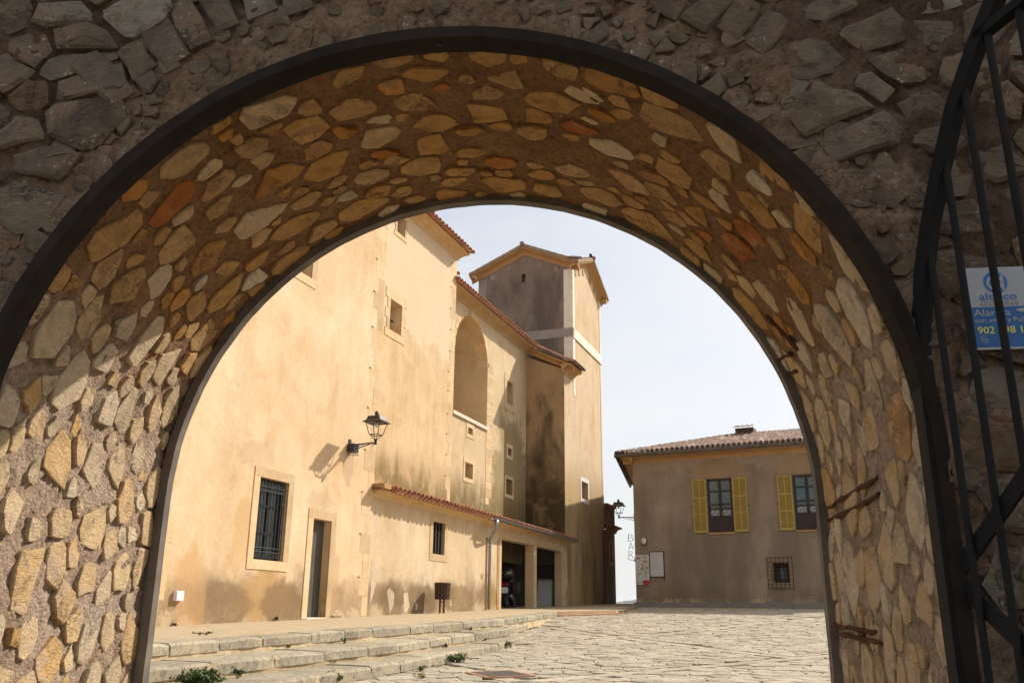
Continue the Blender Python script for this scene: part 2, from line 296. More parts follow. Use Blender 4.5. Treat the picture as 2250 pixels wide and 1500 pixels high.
# ------------------------------------------------------------------ mesh helpers
class MB:
    def __init__(s): s.v = []; s.f = []
    def add(s, vs, fs):
        o = len(s.v); s.v += [tuple(v) for v in vs]; s.f += [tuple(i + o for i in f) for f in fs]; return s
    def box(s, x0, x1, y0, y1, z0, z1, mtx=None):
        vs = [Vector((x, y, z)) for x in (x0, x1) for y in (y0, y1) for z in (z0, z1)]
        if mtx is not None: vs = [mtx @ v for v in vs]
        return s.add(vs, [(0, 1, 3, 2), (4, 6, 7, 5), (0, 4, 5, 1), (2, 3, 7, 6), (0, 2, 6, 4), (1, 5, 7, 3)])
    def bar(s, a, b, w, h=None, upd=(0, 0, 1)):            # rectangular bar from a to b
        a, b = Vector(a), Vector(b); d = (b - a).normalized(); h = h or w
        x = d.cross(Vector(upd))
        if x.length < 1e-4: x = d.cross(Vector((1, 0, 0)))
        x.normalize(); y = x.cross(d)
        vs = [p_ + x * (sx * w / 2) + y * (sy * h / 2) for p_ in (a, b) for sx, sy in ((-1, -1), (1, -1), (1, 1), (-1, 1))]
        return s.add(vs, [(0, 3, 2, 1), (4, 5, 6, 7), (0, 1, 5, 4), (1, 2, 6, 5), (2, 3, 7, 6), (3, 0, 4, 7)])
    def tube(s, pts, r, n=8, closed=False):
        pts = [Vector(p_) for p_ in pts]; rs = r if isinstance(r, (list, tuple)) else [r] * len(pts)
        rings = []; k = len(pts); px = None
        for i, p_ in enumerate(pts):
            d = (pts[(i + 1) % k] - pts[i - 1]) if closed else (pts[min(i + 1, k - 1)] - pts[max(i - 1, 0)])
            d.normalize()
            x = px - d * px.dot(d) if px is not None else d.orthogonal()
            if x.length < 1e-5: x = d.orthogonal()
            x.normalize(); px = x; y = d.cross(x)
            rings.append([p_ + (x * math.cos(2 * math.pi * j / n) + y * math.sin(2 * math.pi * j / n)) * rs[i] for j in range(n)])
        vs = [v for rg in rings for v in rg]; fs = []
        for i in range(k if closed else k - 1):
            a, b = i * n, ((i + 1) % k) * n
            fs += [(a + j, a + (j + 1) % n, b + (j + 1) % n, b + j) for j in range(n)]
        if not closed: fs += [tuple(range(n - 1, -1, -1)), tuple((k - 1) * n + j for j in range(n))]
        return s.add(vs, fs)
    def lathe(s, prof, c=(0, 0, 0), n=12, axis='z'):
        vs = []
        for r, h in prof:
            for j in range(n):
                a = 2 * math.pi * (j + .5) / n; q = (r * math.cos(a), r * math.sin(a), h)
                if axis == 'y': q = (q[0], q[2], q[1])
                if axis == 'x': q = (q[2], q[0], q[1])
                vs.append((q[0] + c[0], q[1] + c[1], q[2] + c[2]))
        fs = []
        for i in range(len(prof) - 1):
            fs += [(i * n + j, i * n + (j + 1) % n, (i + 1) * n + (j + 1) % n, (i + 1) * n + j) for j in range(n)]
        fs += [tuple(range(n - 1, -1, -1)), tuple((len(prof) - 1) * n + j for j in range(n))]
        return s.add(vs, fs)
    def sweep(s, prof, f, ts):                              # profile points (p,q) carried along parameters ts by f(p,q,t)
        n = len(prof); vs = [f(p_, q, t) for t in ts for p_, q in prof]; fs = []
        for i in range(len(ts) - 1):
            fs += [(i * n + j, i * n + (j + 1) % n, (i + 1) * n + (j + 1) % n, (i + 1) * n + j) for j in range(n)]
        fs += [tuple(range(n - 1, -1, -1)), tuple((len(ts) - 1) * n + j for j in range(n))]
        return s.add(vs, fs)
    def wall(s, outer, holes, f, depths, backs=True):       # pierced wall: f(a, z, depth) -> point
        loops = [[Vector((a, z, 0)) for a, z in outer]] + [[Vector((a, z, 0)) for a, z in h] for h in holes]
        flat = [v for lp in loops for v in lp]
        s.add([f(v.x, v.y, 0) for v in flat], [tuple(t) for t in tessellate_polygon(loops)])
        for h, d in zip(holes, depths):
            k = len(h); s.add([f(a, z, 0) for a, z in h] + [f(a, z, d) for a, z in h], [(i, (i + 1) % k, k + (i + 1) % k, k + i) for i in range(k)])
            if backs: s.add([f(a, z, d) for a, z in h], [tuple(range(k))])
        return s
    def build(s, name, mat, parent=None, smooth=False, origin=None):
        vs = s.v
        if origin is not None: vs = [(v[0] - origin[0], v[1] - origin[1], v[2] - origin[2]) for v in vs]
        me = bpy.data.meshes.new(name); me.from_pydata(vs, [], s.f); me.update()
        me.materials.append(M[mat] if isinstance(mat, str) else mat)
        if smooth: me.polygons.foreach_set('use_smooth', [True] * len(me.polygons))
        return link(name, me, parent, origin)
def link(name, me, parent=None, loc=None, mtx=None):
    o = bpy.data.objects.new(name, me); COL.objects.link(o)
    if parent is not None: o.parent = parent
    if mtx is not None: o.matrix_local = mtx
    elif loc is not None: o.location = loc
    return o
def tag(o, label=None, cat=None, group=None, kind=None):
    for k, v in (('label', label), ('category', cat), ('group', group), ('kind', kind)):
        if v: o[k] = v
    return o
def thing(name, label, cat, loc=(0, 0, 0), rz=0.0, group=None):
    o = bpy.data.objects.new(name, None); COL.objects.link(o)
    o.location = loc; o.rotation_euler = (0, 0, rz); o.empty_display_size = .2
    return tag(o, label, cat, group)
def rect(a0, a1, z0, z1): return [(a0, z0), (a1, z0), (a1, z1), (a0, z1)]

# frames: church (x = away from the wall towards the square, y = along it), bar house, gateway; z is measured from the eye
sc_ = Vector((math.sin(YC), math.cos(YC), 0)); nc_ = Vector((math.cos(YC), -math.sin(YC), 0))
def W(s, n, z): return sc_ * s + nc_ * n + Vector((0, 0, z + EYE))
sb_ = Vector((math.sin(YB), math.cos(YB), 0)); nb_ = Vector((math.cos(YB), -math.sin(YB), 0))
BAR0 = Vector((5.2347, 38.0, EYE))
def BW(u, y, z): return BAR0 + nb_ * u + sb_ * y + Vector((0, 0, z))
def terr(s): return -.5758 + .02643 * s                   # top of the terrace along the church
PZ = [(-60, -1.6), (-6, -1.14), (0, -1.08), (10, -.82), (17, -.60), (21, -.40), (23.5, -.20), (26, -.03), (31, .18), (37.4, .36), (46, .5)]
def plz(s):
    for (a, za), (b, zb) in zip(PZ, PZ[1:]):
        if s <= b: return za + (zb - za) * (s - a) / (b - a)
    return PZ[-1][1]

# ================================================================== GROUND
def grid_sheet(name, ss, ns, zf, mat):
    mb = MB(); k = len(ns)
    vs = [W(s, n, zf(s, n)) for s in ss for n in ns]
    fs = [(i * k + j, i * k + j + 1, (i + 1) * k + j + 1, (i + 1) * k + j) for i in range(len(ss) - 1) for j in range(k - 1)]
    mb.add(vs, fs); return tag(mb.build(name, mat), kind='structure')
STEP = [[(1.5, -7.42), (8.5, -7.42), (14, -7.33), (18.8, -7.26), (22.5, -7.7), (26.1, -8.3)],
        [(1.5, -6.78), (7.7, -6.72), (12.5, -6.51), (18.3, -6.98), (23.6, -8.0)],
        [(1.5, -6.0), (8.2, -5.92), (11.4, -5.9), (16.2, -6.24), (22.9, -7.6)]]
def poly_n(pl, s):
    for (a, na), (b, nb) in zip(pl, pl[1:]):
        if s <= b: return na + (nb - na) * (s - a) / (b - a)
    return pl[-1][1]
EDGE = STEP[0] + [(28.8, -7.0), (37.4, -8.42), (47, -9.9)]
RISE = .175

def plaza_far(s, n):
    if s <= 46.5: return plz(s) - .018
    return .47 - .035 - (s - 46.5) * .22 if s < 600 else -122 - (s - 600) * .05
plaza = grid_sheet('plaza', [-60, -20, -6, -2, 0, 2, 4, 6, 8, 10, 12, 14, 16, 18, 20, 22, 24, 26, 28, 31, 34, 37.4, 42, 46.5, 60, 120, 600, 2000, 6000],
                   [-3500, -400, -60, -20, -12, -8, -4, 0, 6, 14, 30, 80, 500, 3500], lambda s, n: plaza_far(s, n) if n < 60 and n > -60 or s > 46 else plaza_far(s, n) - abs(n) * .05, 'joint_earth')

# terrace of concrete along the church, its front edge carried by the top step
mb = MB(); ss = [1.5 + i * .75 for i in range(61)]
NT = 8
vs = []
for s in ss:
    e = poly_n(EDGE, s) - (.42 if s < 26 else 0)
    for j in range(NT + 1):
        t = j / NT; n = e + (-13.2 - e) * t
        vs.append(W(s, n, terr(s) + .012 * (noise.noise((s * .5, n * .7, 3.1))) * (1 if 0 < j else .3)))
mb.add(vs, [(i * (NT + 1) + j, i * (NT + 1) + j + 1, (i + 1) * (NT + 1) + j + 1, (i + 1) * (NT + 1) + j) for i in range(len(ss) - 1) for j in range(NT)])
fr = [(W(s, poly_n(EDGE, s) - (.42 if s < 26 else 0), terr(s)), W(s, poly_n(EDGE, s) - (.42 if s < 26 else 0), terr(s) - 1.0)) for s in ss]
mb.add([q for a in fr for q in a], [(2 * i, 2 * i + 1, 2 * i + 3, 2 * i + 2) for i in range(len(fr) - 1)])
terrace = tag(mb.build('terrace', 'concrete'), kind='structure')

# three worn steps, each block its own stone, mortar riser set back under them
steps = tag(MB().add([W(2, -7, -2), W(3, -7, -2), W(3, -6.5, -2)], [(0, 1, 2)]).build('stone_steps', 'step_mortar'), kind='structure')
mbm = MB()
for k in range(3):
    pl = STEP[k]; s_end = pl[-1][0]; s = 1.5
    while s < s_end - .15:
        L = random.uniform(.75, 1.35); s2 = min(s + L, s_end)
        if s_end - s2 < .35: s2 = s_end
        seg = max(2, int((s2 - s) / .16)); g0 = .012; hts = random.uniform(-.012, .012)
        dep = .45 if k == 0 else poly_n(pl, s) - poly_n(STEP[k - 1], s) + .12
        dep = max(dep, .25); bh = RISE - random.uniform(.02, .055)
        prof_n = [0, -.022, -dep]
        vs = []; fs = []
        for i in range(seg + 1):
            t = s + g0 + (s2 - s - 2 * g0) * i / seg
            nn = poly_n(pl, t); zt = terr(t) - k * RISE + hts * .6
            endw = .03 * max(0, 1 - min(i, seg - i) / 1.2) * random.uniform(.2, 1)
            j1 = .016 * noise.noise((t * 3.1, k * 7.7, 1)) - endw * .5; j2 = .014 * noise.noise((t * 2.3, k * 3.3, 9)) - endw * .5
            vs += [W(t, nn - dep, zt - .004 + .0), W(t, nn - dep * .5, zt + .008 * noise.noise((t * 2, k, 4))), W(t, nn - .035 + j1, zt + j2), W(t, nn + j1, zt - .03 + j2),
                   W(t, nn + .004 + j1 + .012 * noise.noise((t * 4, k, 2)), zt - bh), W(t, nn - dep, zt - bh)]
        for i in range(seg):
            a, b = i * 6, i * 6 + 6
            fs += [(a + j, a + (j + 1) % 6, b + (j + 1) % 6, b + j) for j in range(6)]
        fs += [(5, 4, 3, 2, 1, 0), tuple(seg * 6 + j for j in range(6))]
        c = W((s + s2) / 2, poly_n(pl, (s + s2) / 2), terr(s))
        MB().add(vs, fs).build('step_stone', 'step_stone', steps, origin=c)
        s = s2
    tt = [1.5 + i * (s_end - 1.5) / 60 for i in range(61)]
    vs = []
    for t in tt:
        nn = poly_n(pl, t); zt = terr(t) - k * RISE
        o = .03 + .02 * noise.noise((t * 2.2, k * 5.1, 6))
        vs += [W(t, nn - .5, zt - .02), W(t, nn - o, zt - .02), W(t, nn - o + .015, zt - RISE * .75), W(t, nn - .005 + .03 * noise.noise((t * 1.3, k, 8)), zt - RISE - .12)]
    mbm.add(vs, [(i * 4 + j, i * 4 + j + 1, i * 4 + j + 5, i * 4 + j + 4) for i in range(60) for j in range(3)])
o = mbm.build('riser_mortar', 'step_mortar', steps)
# ramp slabs where steps and terrace die into the square
for (s0, n0, s1, n1, wd, z0, z1, mt) in ((25.9, -8.15, 28.3, -6.7, .7, .0, .10, 'brick_edge'), (27.2, -7.75, 31.0, -6.75, .6, .06, .19, 'brick_edge'), (28.8, -6.98, 37.2, -8.36, .3, .16, .42, 'step_stone')):
    a = Vector((s0, n0)); b = Vector((s1, n1)); d = (b - a).normalized(); q = Vector((-d.y, d.x)) * -wd
    if q.y > 0: q = -q
    vs = []
    for p_, zt in ((a, z0), (b, z1), (b + q, z1), (a + q, z0)):
        vs += [W(p_.x, p_.y, zt - .3), W(p_.x, p_.y, zt + .012)]
    MB().add(vs, [(0, 2, 3, 1), (2, 4, 5, 3), (4, 6, 7, 5), (6, 0, 1, 7), (1, 3, 5, 7), (0, 6, 4, 2)]).build('ramp_slab', mt, steps)

# ------------------------------------------------------------------ Voronoi stones
def clip(poly, px, py, nx, ny):
    out = []; k = len(poly)
    for i in range(k):
        a, b = poly[i], poly[(i + 1) % k]
        da = (a[0] - px) * nx + (a[1] - py) * ny; db = (b[0] - px) * nx + (b[1] - py) * ny
        if da <= 0: out.append(a)
        if da * db < 0:
            t = da / (da - db); out.append((a[0] + (b[0] - a[0]) * t, a[1] + (b[1] - a[1]) * t))
    return out
def scatter(a0, a1, b0, b1, d, tries=30, ok=None, var=0.0, rng=random):
    cell = d / 1.5; gr = {}; pts = []
    N = int((a1 - a0) * (b1 - b0) / (d * d) * tries)
    for _ in range(N):
        a = rng.uniform(a0, a1); b = rng.uniform(b0, b1); dd = d * (1 + var * (rng.random() - .5) * 2)
        i, j = int(a / cell + 1000), int(b / cell + 1000); bad = False
        for ii in range(i - 3, i + 4):
            for jj in range(j - 3, j + 4):
                for q in gr.get((ii, jj), ()):
                    if (q[0] - a) ** 2 + (q[1] - b) ** 2 < dd * dd: bad = True; break
                if bad: break
            if bad: break
        if bad or (ok and not ok(a, b)): continue
        gr.setdefault((i, j), []).append((a, b)); pts.append((a, b))
    return pts
def cells(pts, d, big=3.0, wt=None):
    gr = {}; c = d * 2.2
    for k, q in enumerate(pts): gr.setdefault((int(q[0] / c + 1000), int(q[1] / c + 1000)), []).append(k)
    out = []
    for k, q in enumerate(pts):
        R = d * big / 2 * (wt[k] if wt else 1)
        poly = [(q[0] + R * math.cos(t * math.pi / 4), q[1] + R * math.sin(t * math.pi / 4)) for t in range(8)]
        i, j = int(q[0] / c + 1000), int(q[1] / c + 1000)
        for ii in (i - 1, i, i + 1):
            for jj in (j - 1, j, j + 1):
                for o in gr.get((ii, jj), ()):
                    if o == k: continue
                    p_ = pts[o]; nx, ny = p_[0] - q[0], p_[1] - q[1]
                    f = wt[k] / (wt[k] + wt[o]) if wt else .5
                    poly = clip(poly, q[0] + nx * f, q[1] + ny * f, nx, ny)
                    if not poly: break
        out.append(poly)
    return out
def rough_outline(poly, shrink, jit, cx, cy, rng=random, cut=.35, sub=.5):
    poly = [(cx + (a - cx) * shrink, cy + (b - cy) * shrink) for a, b in poly]
    k = len(poly); out = []
    per = sum(math.dist(poly[i], poly[(i + 1) % k]) for i in range(k))
    for i in range(k):                                        # blunt the corners, kink long edges
        a, b, c = poly[i - 1], poly[i], poly[(i + 1) % k]
        la, lc = math.dist(a, b), math.dist(b, c)
        ta = min(.45, cut * rng.uniform(.2, 1) * min(la, lc) / max(la, 1e-6)); tc = min(.45, cut * rng.uniform(.2, 1) * min(la, lc) / max(lc, 1e-6))
        p1 = (b[0] + (a[0] - b[0]) * ta, b[1] + (a[1] - b[1]) * ta); p2 = (b[0] + (c[0] - b[0]) * tc, b[1] + (c[1] - b[1]) * tc)
        out.append(p1)
        if math.dist(p1, p2) > per * .04: out.append(p2)
        if lc > per * .16 and rng.random() < sub + .3: out.append(((b[0] + c[0]) / 2, (b[1] + c[1]) / 2))
    return [(a + rng.uniform(-jit, jit), b + rng.uniform(-jit, jit)) for a, b in out]
def stone_mesh(mb, outl, P, h, sink, rng=random, bevel=.16, tilt=.25, lump=.25):
    """outline in surface coordinates, P(a,b,height) -> point; a chipped block with a bevelled, uneven face"""
    k = len(outl); cx = sum(a for a, b in outl) / k; cy = sum(b for a, b in outl) / k
    size = max(math.dist((cx, cy), q) for q in outl)
    ta, tb = rng.uniform(-tilt, tilt), rng.uniform(-tilt, tilt)
    def hh(a, b): return h * (1 + ta * (a - cx) / size + tb * (b - cy) / size)
    r0 = [P(a, b, -sink) for a, b in outl]
    r1 = [P(a, b, hh(a, b) * rng.uniform(.45, .8)) for a, b in outl]
    def inn(t): return [(a + (cx - a) * t, b + (cy - b) * t) for a, b in outl]
    r2 = [P(a, b, hh(a, b) * rng.uniform(.95, 1.1)) for a, b in inn(bevel)]
    r3 = [P(a, b, hh(a, b) * rng.uniform(1 - lump * .3, 1 + lump)) for a, b in inn(.58)]
    cc = P(cx, cy, h * rng.uniform(1, 1 + lump))
    vs = r0 + r1 + r2 + r3 + [cc]; fs = []
    for q in range(3):
        fs += [(q * k + i, q * k + (i + 1) % k, (q + 1) * k + (i + 1) % k, (q + 1) * k + i) for i in range(k)]
    fs += [(3 * k + i, 3 * k + (i + 1) % k, 4 * k) for i in range(k)]
    mb.add(vs, fs); return cc

# ------------------------------------------------------------------ crazy paving of the square
rng = random.Random(5)
STRIPS = [((8.5, -5.4), (26, 4.75)), ((17.8, -6.2), (34, 3.2)), ((22.5, -7.4), (9, 6.1)), ((33, -7.4), (20, 5.6)), ((12.6, -5.6), (5, 2))]
def strip_side(s, n):
    key = []
    for (a, b) in STRIPS:
        d = Vector((b[0] - a[0], b[1] - a[1])).normalized(); q = (s - a[0]) * -d.y + (n - a[1]) * d.x
        key.append((d, a, q))
    return key
def in_plaza(s, n): return n > poly_n(STEP[2] + [(26.1, -8.1), (28.8, -6.9), (37.4, -8.3)], s) + .02 
pts = scatter(6, 37.3, -8.4, 7.5, .31, 20, lambda s, n: in_plaza(s, n) and n < 1.5 + s * .17, .35, rng)
cl = cells(pts, .31, 3.2)
slabs = []
for (s, n), poly in zip(pts, cl):
    okk = True
    for d, a, q in strip_side(s, n):
        if abs(q) < .17: okk = False; break
        sg = 1 if q > 0 else -1
        nx, ny = -(-d.y) * sg, -(d.x) * sg
        poly = clip(poly, a[0] + (-d.y) * sg * .155, a[1] + d.x * sg * .155, nx, ny)
    if not okk or len(poly) < 3: continue
    cx = sum(p_[0] for p_ in poly) / len(poly); cy = sum(p_[1] for p_ in poly) / len(poly)
    out = rough_outline(poly, rng.uniform(.955, .995), .010, cx, cy, rng, .22, .6)
    zz = rng.uniform(-.006, .007); t1, t2 = rng.uniform(-.02, .02), rng.uniform(-.02, .02)
    top = [W(a, b, plz(a) + zz + t1 * (a - cx) + t2 * (b - cy)) for a, b in out]
    top2 = [W(cx + (a - cx) * .955, cy + (b - cy) * .955, plz(a) + zz + .008 + t1 * (a - cx) + t2 * (b - cy)) for a, b in out]
    bot = [W(a, b, plz(a) - .05) for a, b in out]; k = len(out)
    slabs.append((s, n, top2 + top + bot, [tuple(range(k))] + [(i, k + i, k + (i + 1) % k, (i + 1) % k) for i in range(k)] + [(k + i, 2 * k + i, 2 * k + (i + 1) % k, k + (i + 1) % k) for i in range(k)]))
slabs.sort(key=lambda q: q[0] + (0 if -6 < q[1] < q[0] * .14 - .2 and q[0] > 8.2 else 30))
rest = MB()
for i, (s, n, vs, fs) in enumerate(slabs):
    if i < 290: MB().add(vs, fs).build('paving_stone', 'paving', plaza, origin=W(s, n, plz(s)))
    else: rest.add(vs, fs)
tag(rest.build('paving_stones', 'paving', plaza), kind='stuff')
for (a, b) in STRIPS:
    d = Vector((b[0] - a[0], b[1] - a[1])); L = d.length; d.normalize(); t = 0
    while t < L:
        l = rng.uniform(.7, 1.3); p0 = Vector(a) + d * (t + .012); p1 = Vector(a) + d * (t + l - .012); t += l
        mid = (p0 + p1) / 2
        if not in_plaza(mid.x, mid.y) or mid.y > 1.5 + mid.x * .17: continue
        q = Vector((-d.y, d.x)) * .135; vs = []
        for p_ in (p0 + q, p1 + q, p1 - q, p0 - q): vs += [W(p_.x, p_.y, plz(p_.x) - .05), W(p_.x, p_.y, plz(p_.x) + .004)]
        MB().add(vs, [(0, 2, 3, 1), (2, 4, 5, 3), (4, 6, 7, 5), (6, 0, 1, 7), (1, 3, 5, 7)]).build('strip_stone', 'strip_stone', plaza, origin=W(mid.x, mid.y, plz(mid.x)))

# far wooded hill seen through the gap
mb = MB(); K = 90; J = 10; vs = []
for i in range(K + 1):
    ph = R_(2) + R_(22) * i / K; top = 40 * math.exp(-((i / K - .42) / .2) ** 2) + 16 * math.exp(-((i / K - .62) / .1) ** 2)
    top += 7 * noise.noise((i * .35, 0, 0)) + 4 * noise.noise((i * 1.3, 5, 0))
    for j in range(J + 1):
        t = j / J; d = 2600 + 900 * t
        vs.append((d * math.sin(ph), d * math.cos(ph), EYE - 160 + (160 + 38 + top) * math.sin(t * math.pi / 2) + (10 * noise.noise((i * .6, j * .9, 2)) if 0 < j < J else 0)))
mb.add(vs, [(i * (J + 1) + j, i * (J + 1) + j + 1, (i + 1) * (J + 1) + j + 1, (i + 1) * (J + 1) + j) for i in range(K) for j in range(J)])
tag(mb.build('hill', 'hill_scrub'), kind='structure')

# ================================================================== STONE GATEWAY
gw = thing('stone_gateway', 'rubble stone gateway with a round arch and golden stones under its vault', 'gateway', (0, 0, EYE), -YG)
YF, YV0, YV1, YBK = 2.93, 2.965, 4.36, 4.40              # outer face, vault from .. to, inner face
CF, RF = (-.5333, .4928), 1.624
CB, RB = (-.5207, .5401), 1.60
ZB = -1.25
LJ = CF[1] - ZB                                          # jamb height
LA = math.pi * 1.62
LT = 2 * LJ + LA
def vault(t, y, h=0.0):
    """t runs up the left jamb, over the arch and down the right jamb; h is towards the opening"""
    f = (y - 2.98) / (4.39 - 2.98)
    cx = CF[0] + (CB[0] - CF[0]) * f; cz = CF[1] + (CB[1] - CF[1]) * f
    th = math.pi - (t - LJ) / 1.62
    left = max(0.0, min(1.0, (th - math.pi * .55) / (math.pi * .4)))
    R = RF + .012 + (RB + .035 + .024 * left - RF - .012) * f - h
    if t < LJ: return (cx - R, y, cz - (LJ - t))
    if t > LJ + LA: return (cx + R, y, cz - (t - LJ - LA))
    return (cx + R * math.cos(th), y, cz + R * math.sin(th))
def fbm(p, s, o=4):
    p = Vector(p) * s; return noise.fractal(p, .9, 2.1, o)
# mortar bed of the vault
NTT, NY = 360, 74; vs = []
for i in range(NTT + 1):
    t = LT * i / NTT
    for j in range(NY + 1):
        y = YV0 + (YV1 - YV0) * j / NY
        q = vault(t, y); jb_ = 1.9 if t < LJ + .8 else 1.15; h = (-.006 if jb_ > 1.5 else -.003) + jb_ * (.007 * fbm(q, 4, 3) + .008 * fbm(q, 17, 4) + .006 * noise.noise(Vector(q) * 55))
        vs.append(vault(t, y, h))
mb = MB(); mb.add(vs, [(i * (NY + 1) + j, i * (NY + 1) + j + 1, (i + 1) * (NY + 1) + j + 1, (i + 1) * (NY + 1) + j) for i in range(NTT) for j in range(NY)])
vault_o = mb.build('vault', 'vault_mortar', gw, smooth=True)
rng = random.Random(23)
ST = 1.42
VD = .122
pts = []; wts = []                                        # a few big stones first, then the rest packed between them
for rad_, tries in ((.108, 1.1), (.086, 4), (.066, 22), (.046, 34)):
    for _ in range(int(LT / ST * 1.4 / rad_ ** 2 * tries * .25)):
        a, b = rng.uniform(.15 / ST, (LT - .15) / ST), rng.uniform(YV0 + .03, YV1 - .04); r_ = rad_ * rng.uniform(.85, 1.15)
        if all((p_[0] - a) ** 2 + (p_[1] - b) ** 2 > ((w_ + r_) * .84) ** 2 for p_, w_ in zip(pts, wts)): pts.append((a, b)); wts.append(r_)
cl = cells(pts, .2, 11, wts)
stones = []
for (a, b), poly in zip(pts, cl):
    for bd, nx in ((YV0 + .012, -1), (YV1 - .008, 1)): poly = clip(poly, 0, bd, 0, nx)
    if len(poly) < 3: continue
    t = a * ST
    poly = [(p_[0] * ST, p_[1]) for p_ in poly]
    cx = sum(p_[0] for p_ in poly) / len(poly); cy = sum(p_[1] for p_ in poly) / len(poly)
    top = LJ + .6 < t < LJ + LA - .6
    if rng.random() < (.07 if top else .04): continue
    sh = rng.choice((.7, .8, .88, .93)) if top else rng.choice((.78, .86, .92, .96))
    rr = max(math.dist((cx, cy), p_) for p_ in poly)
    for _ in range(rng.choice((1, 1, 2, 2))):                 # broken edges
        an = rng.uniform(0, 6.283); dd = rr * rng.uniform(.32, .62); cut = clip(poly, cx + dd * math.cos(an), cy + dd * math.sin(an), math.cos(an), math.sin(an))
        if len(cut) >= 3: poly = cut
    cx = sum(p_[0] for p_ in poly) / len(poly); cy = sum(p_[1] for p_ in poly) / len(poly)
    out = rough_outline(poly, sh, .006, cx, cy, rng, .07, .7)
    lit = t < LJ + .55
    h = rng.uniform(.003, .012) if not lit else rng.uniform(.003, .014)
    stones.append((t, cy, out, h))
stones.sort(key=lambda q: (0 if q[0] > .55 and q[0] < LT - .55 else 1) + rng.random() * .2)
rest = MB()
for i, (t, y, out, h) in enumerate(stones):
    if i < 298:
        mb = MB(); c = stone_mesh(mb, out, lambda a, b, hh: vault(a, b, hh), h, .03, rng, .06, .55, .2)
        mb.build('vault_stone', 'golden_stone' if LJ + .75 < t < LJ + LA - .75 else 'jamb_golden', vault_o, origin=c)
    else: stone_mesh(rest, out, lambda a, b, hh: vault(a, b, hh), h, .03, rng, .06, .55, .2)
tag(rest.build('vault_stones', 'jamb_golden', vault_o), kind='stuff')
# rusty straps of the old hinges let into the right jamb
for z, y0, y1, sl in ((.50, 3.5, 4.27, -.03), (.44, 3.5, 4.25, -.02), (-.075, 3.66, 4.3, .02), (-.04, 3.7, 4.3, .02)):
    x = vault(LT - (z - (CF[1] - LJ)), 3.9)[0]; mb = MB(); ptsx = []
    for i in range(9):
        y = y0 + (y1 - y0) * i / 8; ptsx.append((x - .012 + .004 * rng.uniform(-1, 1), y, z + sl * (i / 8 - .5) + .005 * rng.uniform(-1, 1)))
    mb.tube(ptsx, [.010 * rng.uniform(.6, 1.3) for _ in ptsx], 7); mb.build('hinge_strap', 'rust', vault_o)

for th0, y0, y1 in ((24.5, 4.12, 4.33), (21.5, 4.14, 4.33), (27.5, 3.98, 4.12)):
    ptsx = []
    for i in range(7):
        f_ = i / 6; a_ = R_(th0 + (8 if th0 > 27 else 1.0) * (f_ - .5)); q = vault(LJ + (math.pi - a_) * 1.62, y0 + (y1 - y0) * f_, .010); ptsx.append((q[0] + rng.uniform(-.004, .004), q[1], q[2] + rng.uniform(-.004, .004)))
    mb = MB(); mb.tube(ptsx, [.011 * rng.uniform(.6, 1.3) for _ in ptsx], 7); mb.build('hinge_strap', 'rust', vault_o)
# outer face: dark rubble, a ring of upright voussoirs round the arch
def rad(x, z): return math.hypot(x - CF[0], z - CF[1]) if z > CF[1] else abs(x - CF[0])
def face_h(x, z):
    r = rad(x, z); ring = max(0.0, 1 - max(0.0, r - 1.9) / .25)
    q = (x, 0, z)
    return .03 * ring + .024 * fbm(q, 3.2, 3) + .026 * fbm(q, 12, 4) + .014 * fbm(q, 38, 3)
X0, X1, Z0, Z1, CE = -3.3, 2.7, ZB, 3.3, .022
nx, nz = int((X1 - X0) / CE), int((Z1 - Z0) / CE); idx = {}; vs = []; fs = []
def vid(i, j):
    if (i, j) not in idx:
        x, z = X0 + i * CE, Z0 + j * CE
        idx[(i, j)] = len(vs); vs.append((x, YF - face_h(x, z), z))
    return idx[(i, j)]
for i in range(nx):
    for j in range(nz):
        if max(rad(X0 + (i + a) * CE, Z0 + (j + b) * CE) for a in (0, 1) for b in (0, 1)) < 1.66: continue
        fs.append((vid(i, j), vid(i + 1, j), vid(i + 1, j + 1), vid(i, j + 1)))
mb = MB(); mb.add(vs, fs); face_o = mb.build('outer_face', 'wall_mortar', gw, smooth=True)
# body of the wall: inner face, top, ends and the parts of the outer face beyond the view
arch_b = [(CB[0] + 1.655 * math.cos(a), CB[1] + 1.655 * math.sin(a)) for a in [math.pi * i / 40 for i in range(41)]]
mb = MB(); TOP = 4.5
mb.wall([(-7, ZB), (CB[0] - 1.69, ZB)] + arch_b[::-1] + [(CB[0] + 1.655, ZB), (9, ZB), (9, TOP), (-7, TOP)], [], lambda a, z, d: (a, YBK, z), [])
mb.add([(-7, YF, TOP), (9, YF, TOP), (9, YBK, TOP), (-7, YBK, TOP)], [(0, 1, 2, 3)])
mb.add([(-7, YF, ZB), (-7, YBK, ZB), (-7, YBK, TOP), (-7, YF, TOP), (9, YF, ZB), (9, YBK, ZB), (9, YBK, TOP), (9, YF, TOP)], [(0, 1, 2, 3), (4, 5, 6, 7)])
for a0, a1, z0, z1 in ((-7, X0 + .01, ZB, TOP), (X1 - .03, 9, ZB, TOP), (X0, X1, Z1 - .03, TOP)):
    mb.add([(a0, YF + .004, z0), (a1, YF + .004, z0), (a1, YF + .004, z1), (a0, YF + .004, z1)], [(0, 1, 2, 3)])
mb.build('wall_body', 'wall_mortar', gw)
rng = random.Random(8)
def fP(a, b, h): return (a, YF - .03 * max(0.0, 1 - max(0.0, rad(a, b) - 1.9) / .25) - h, b)
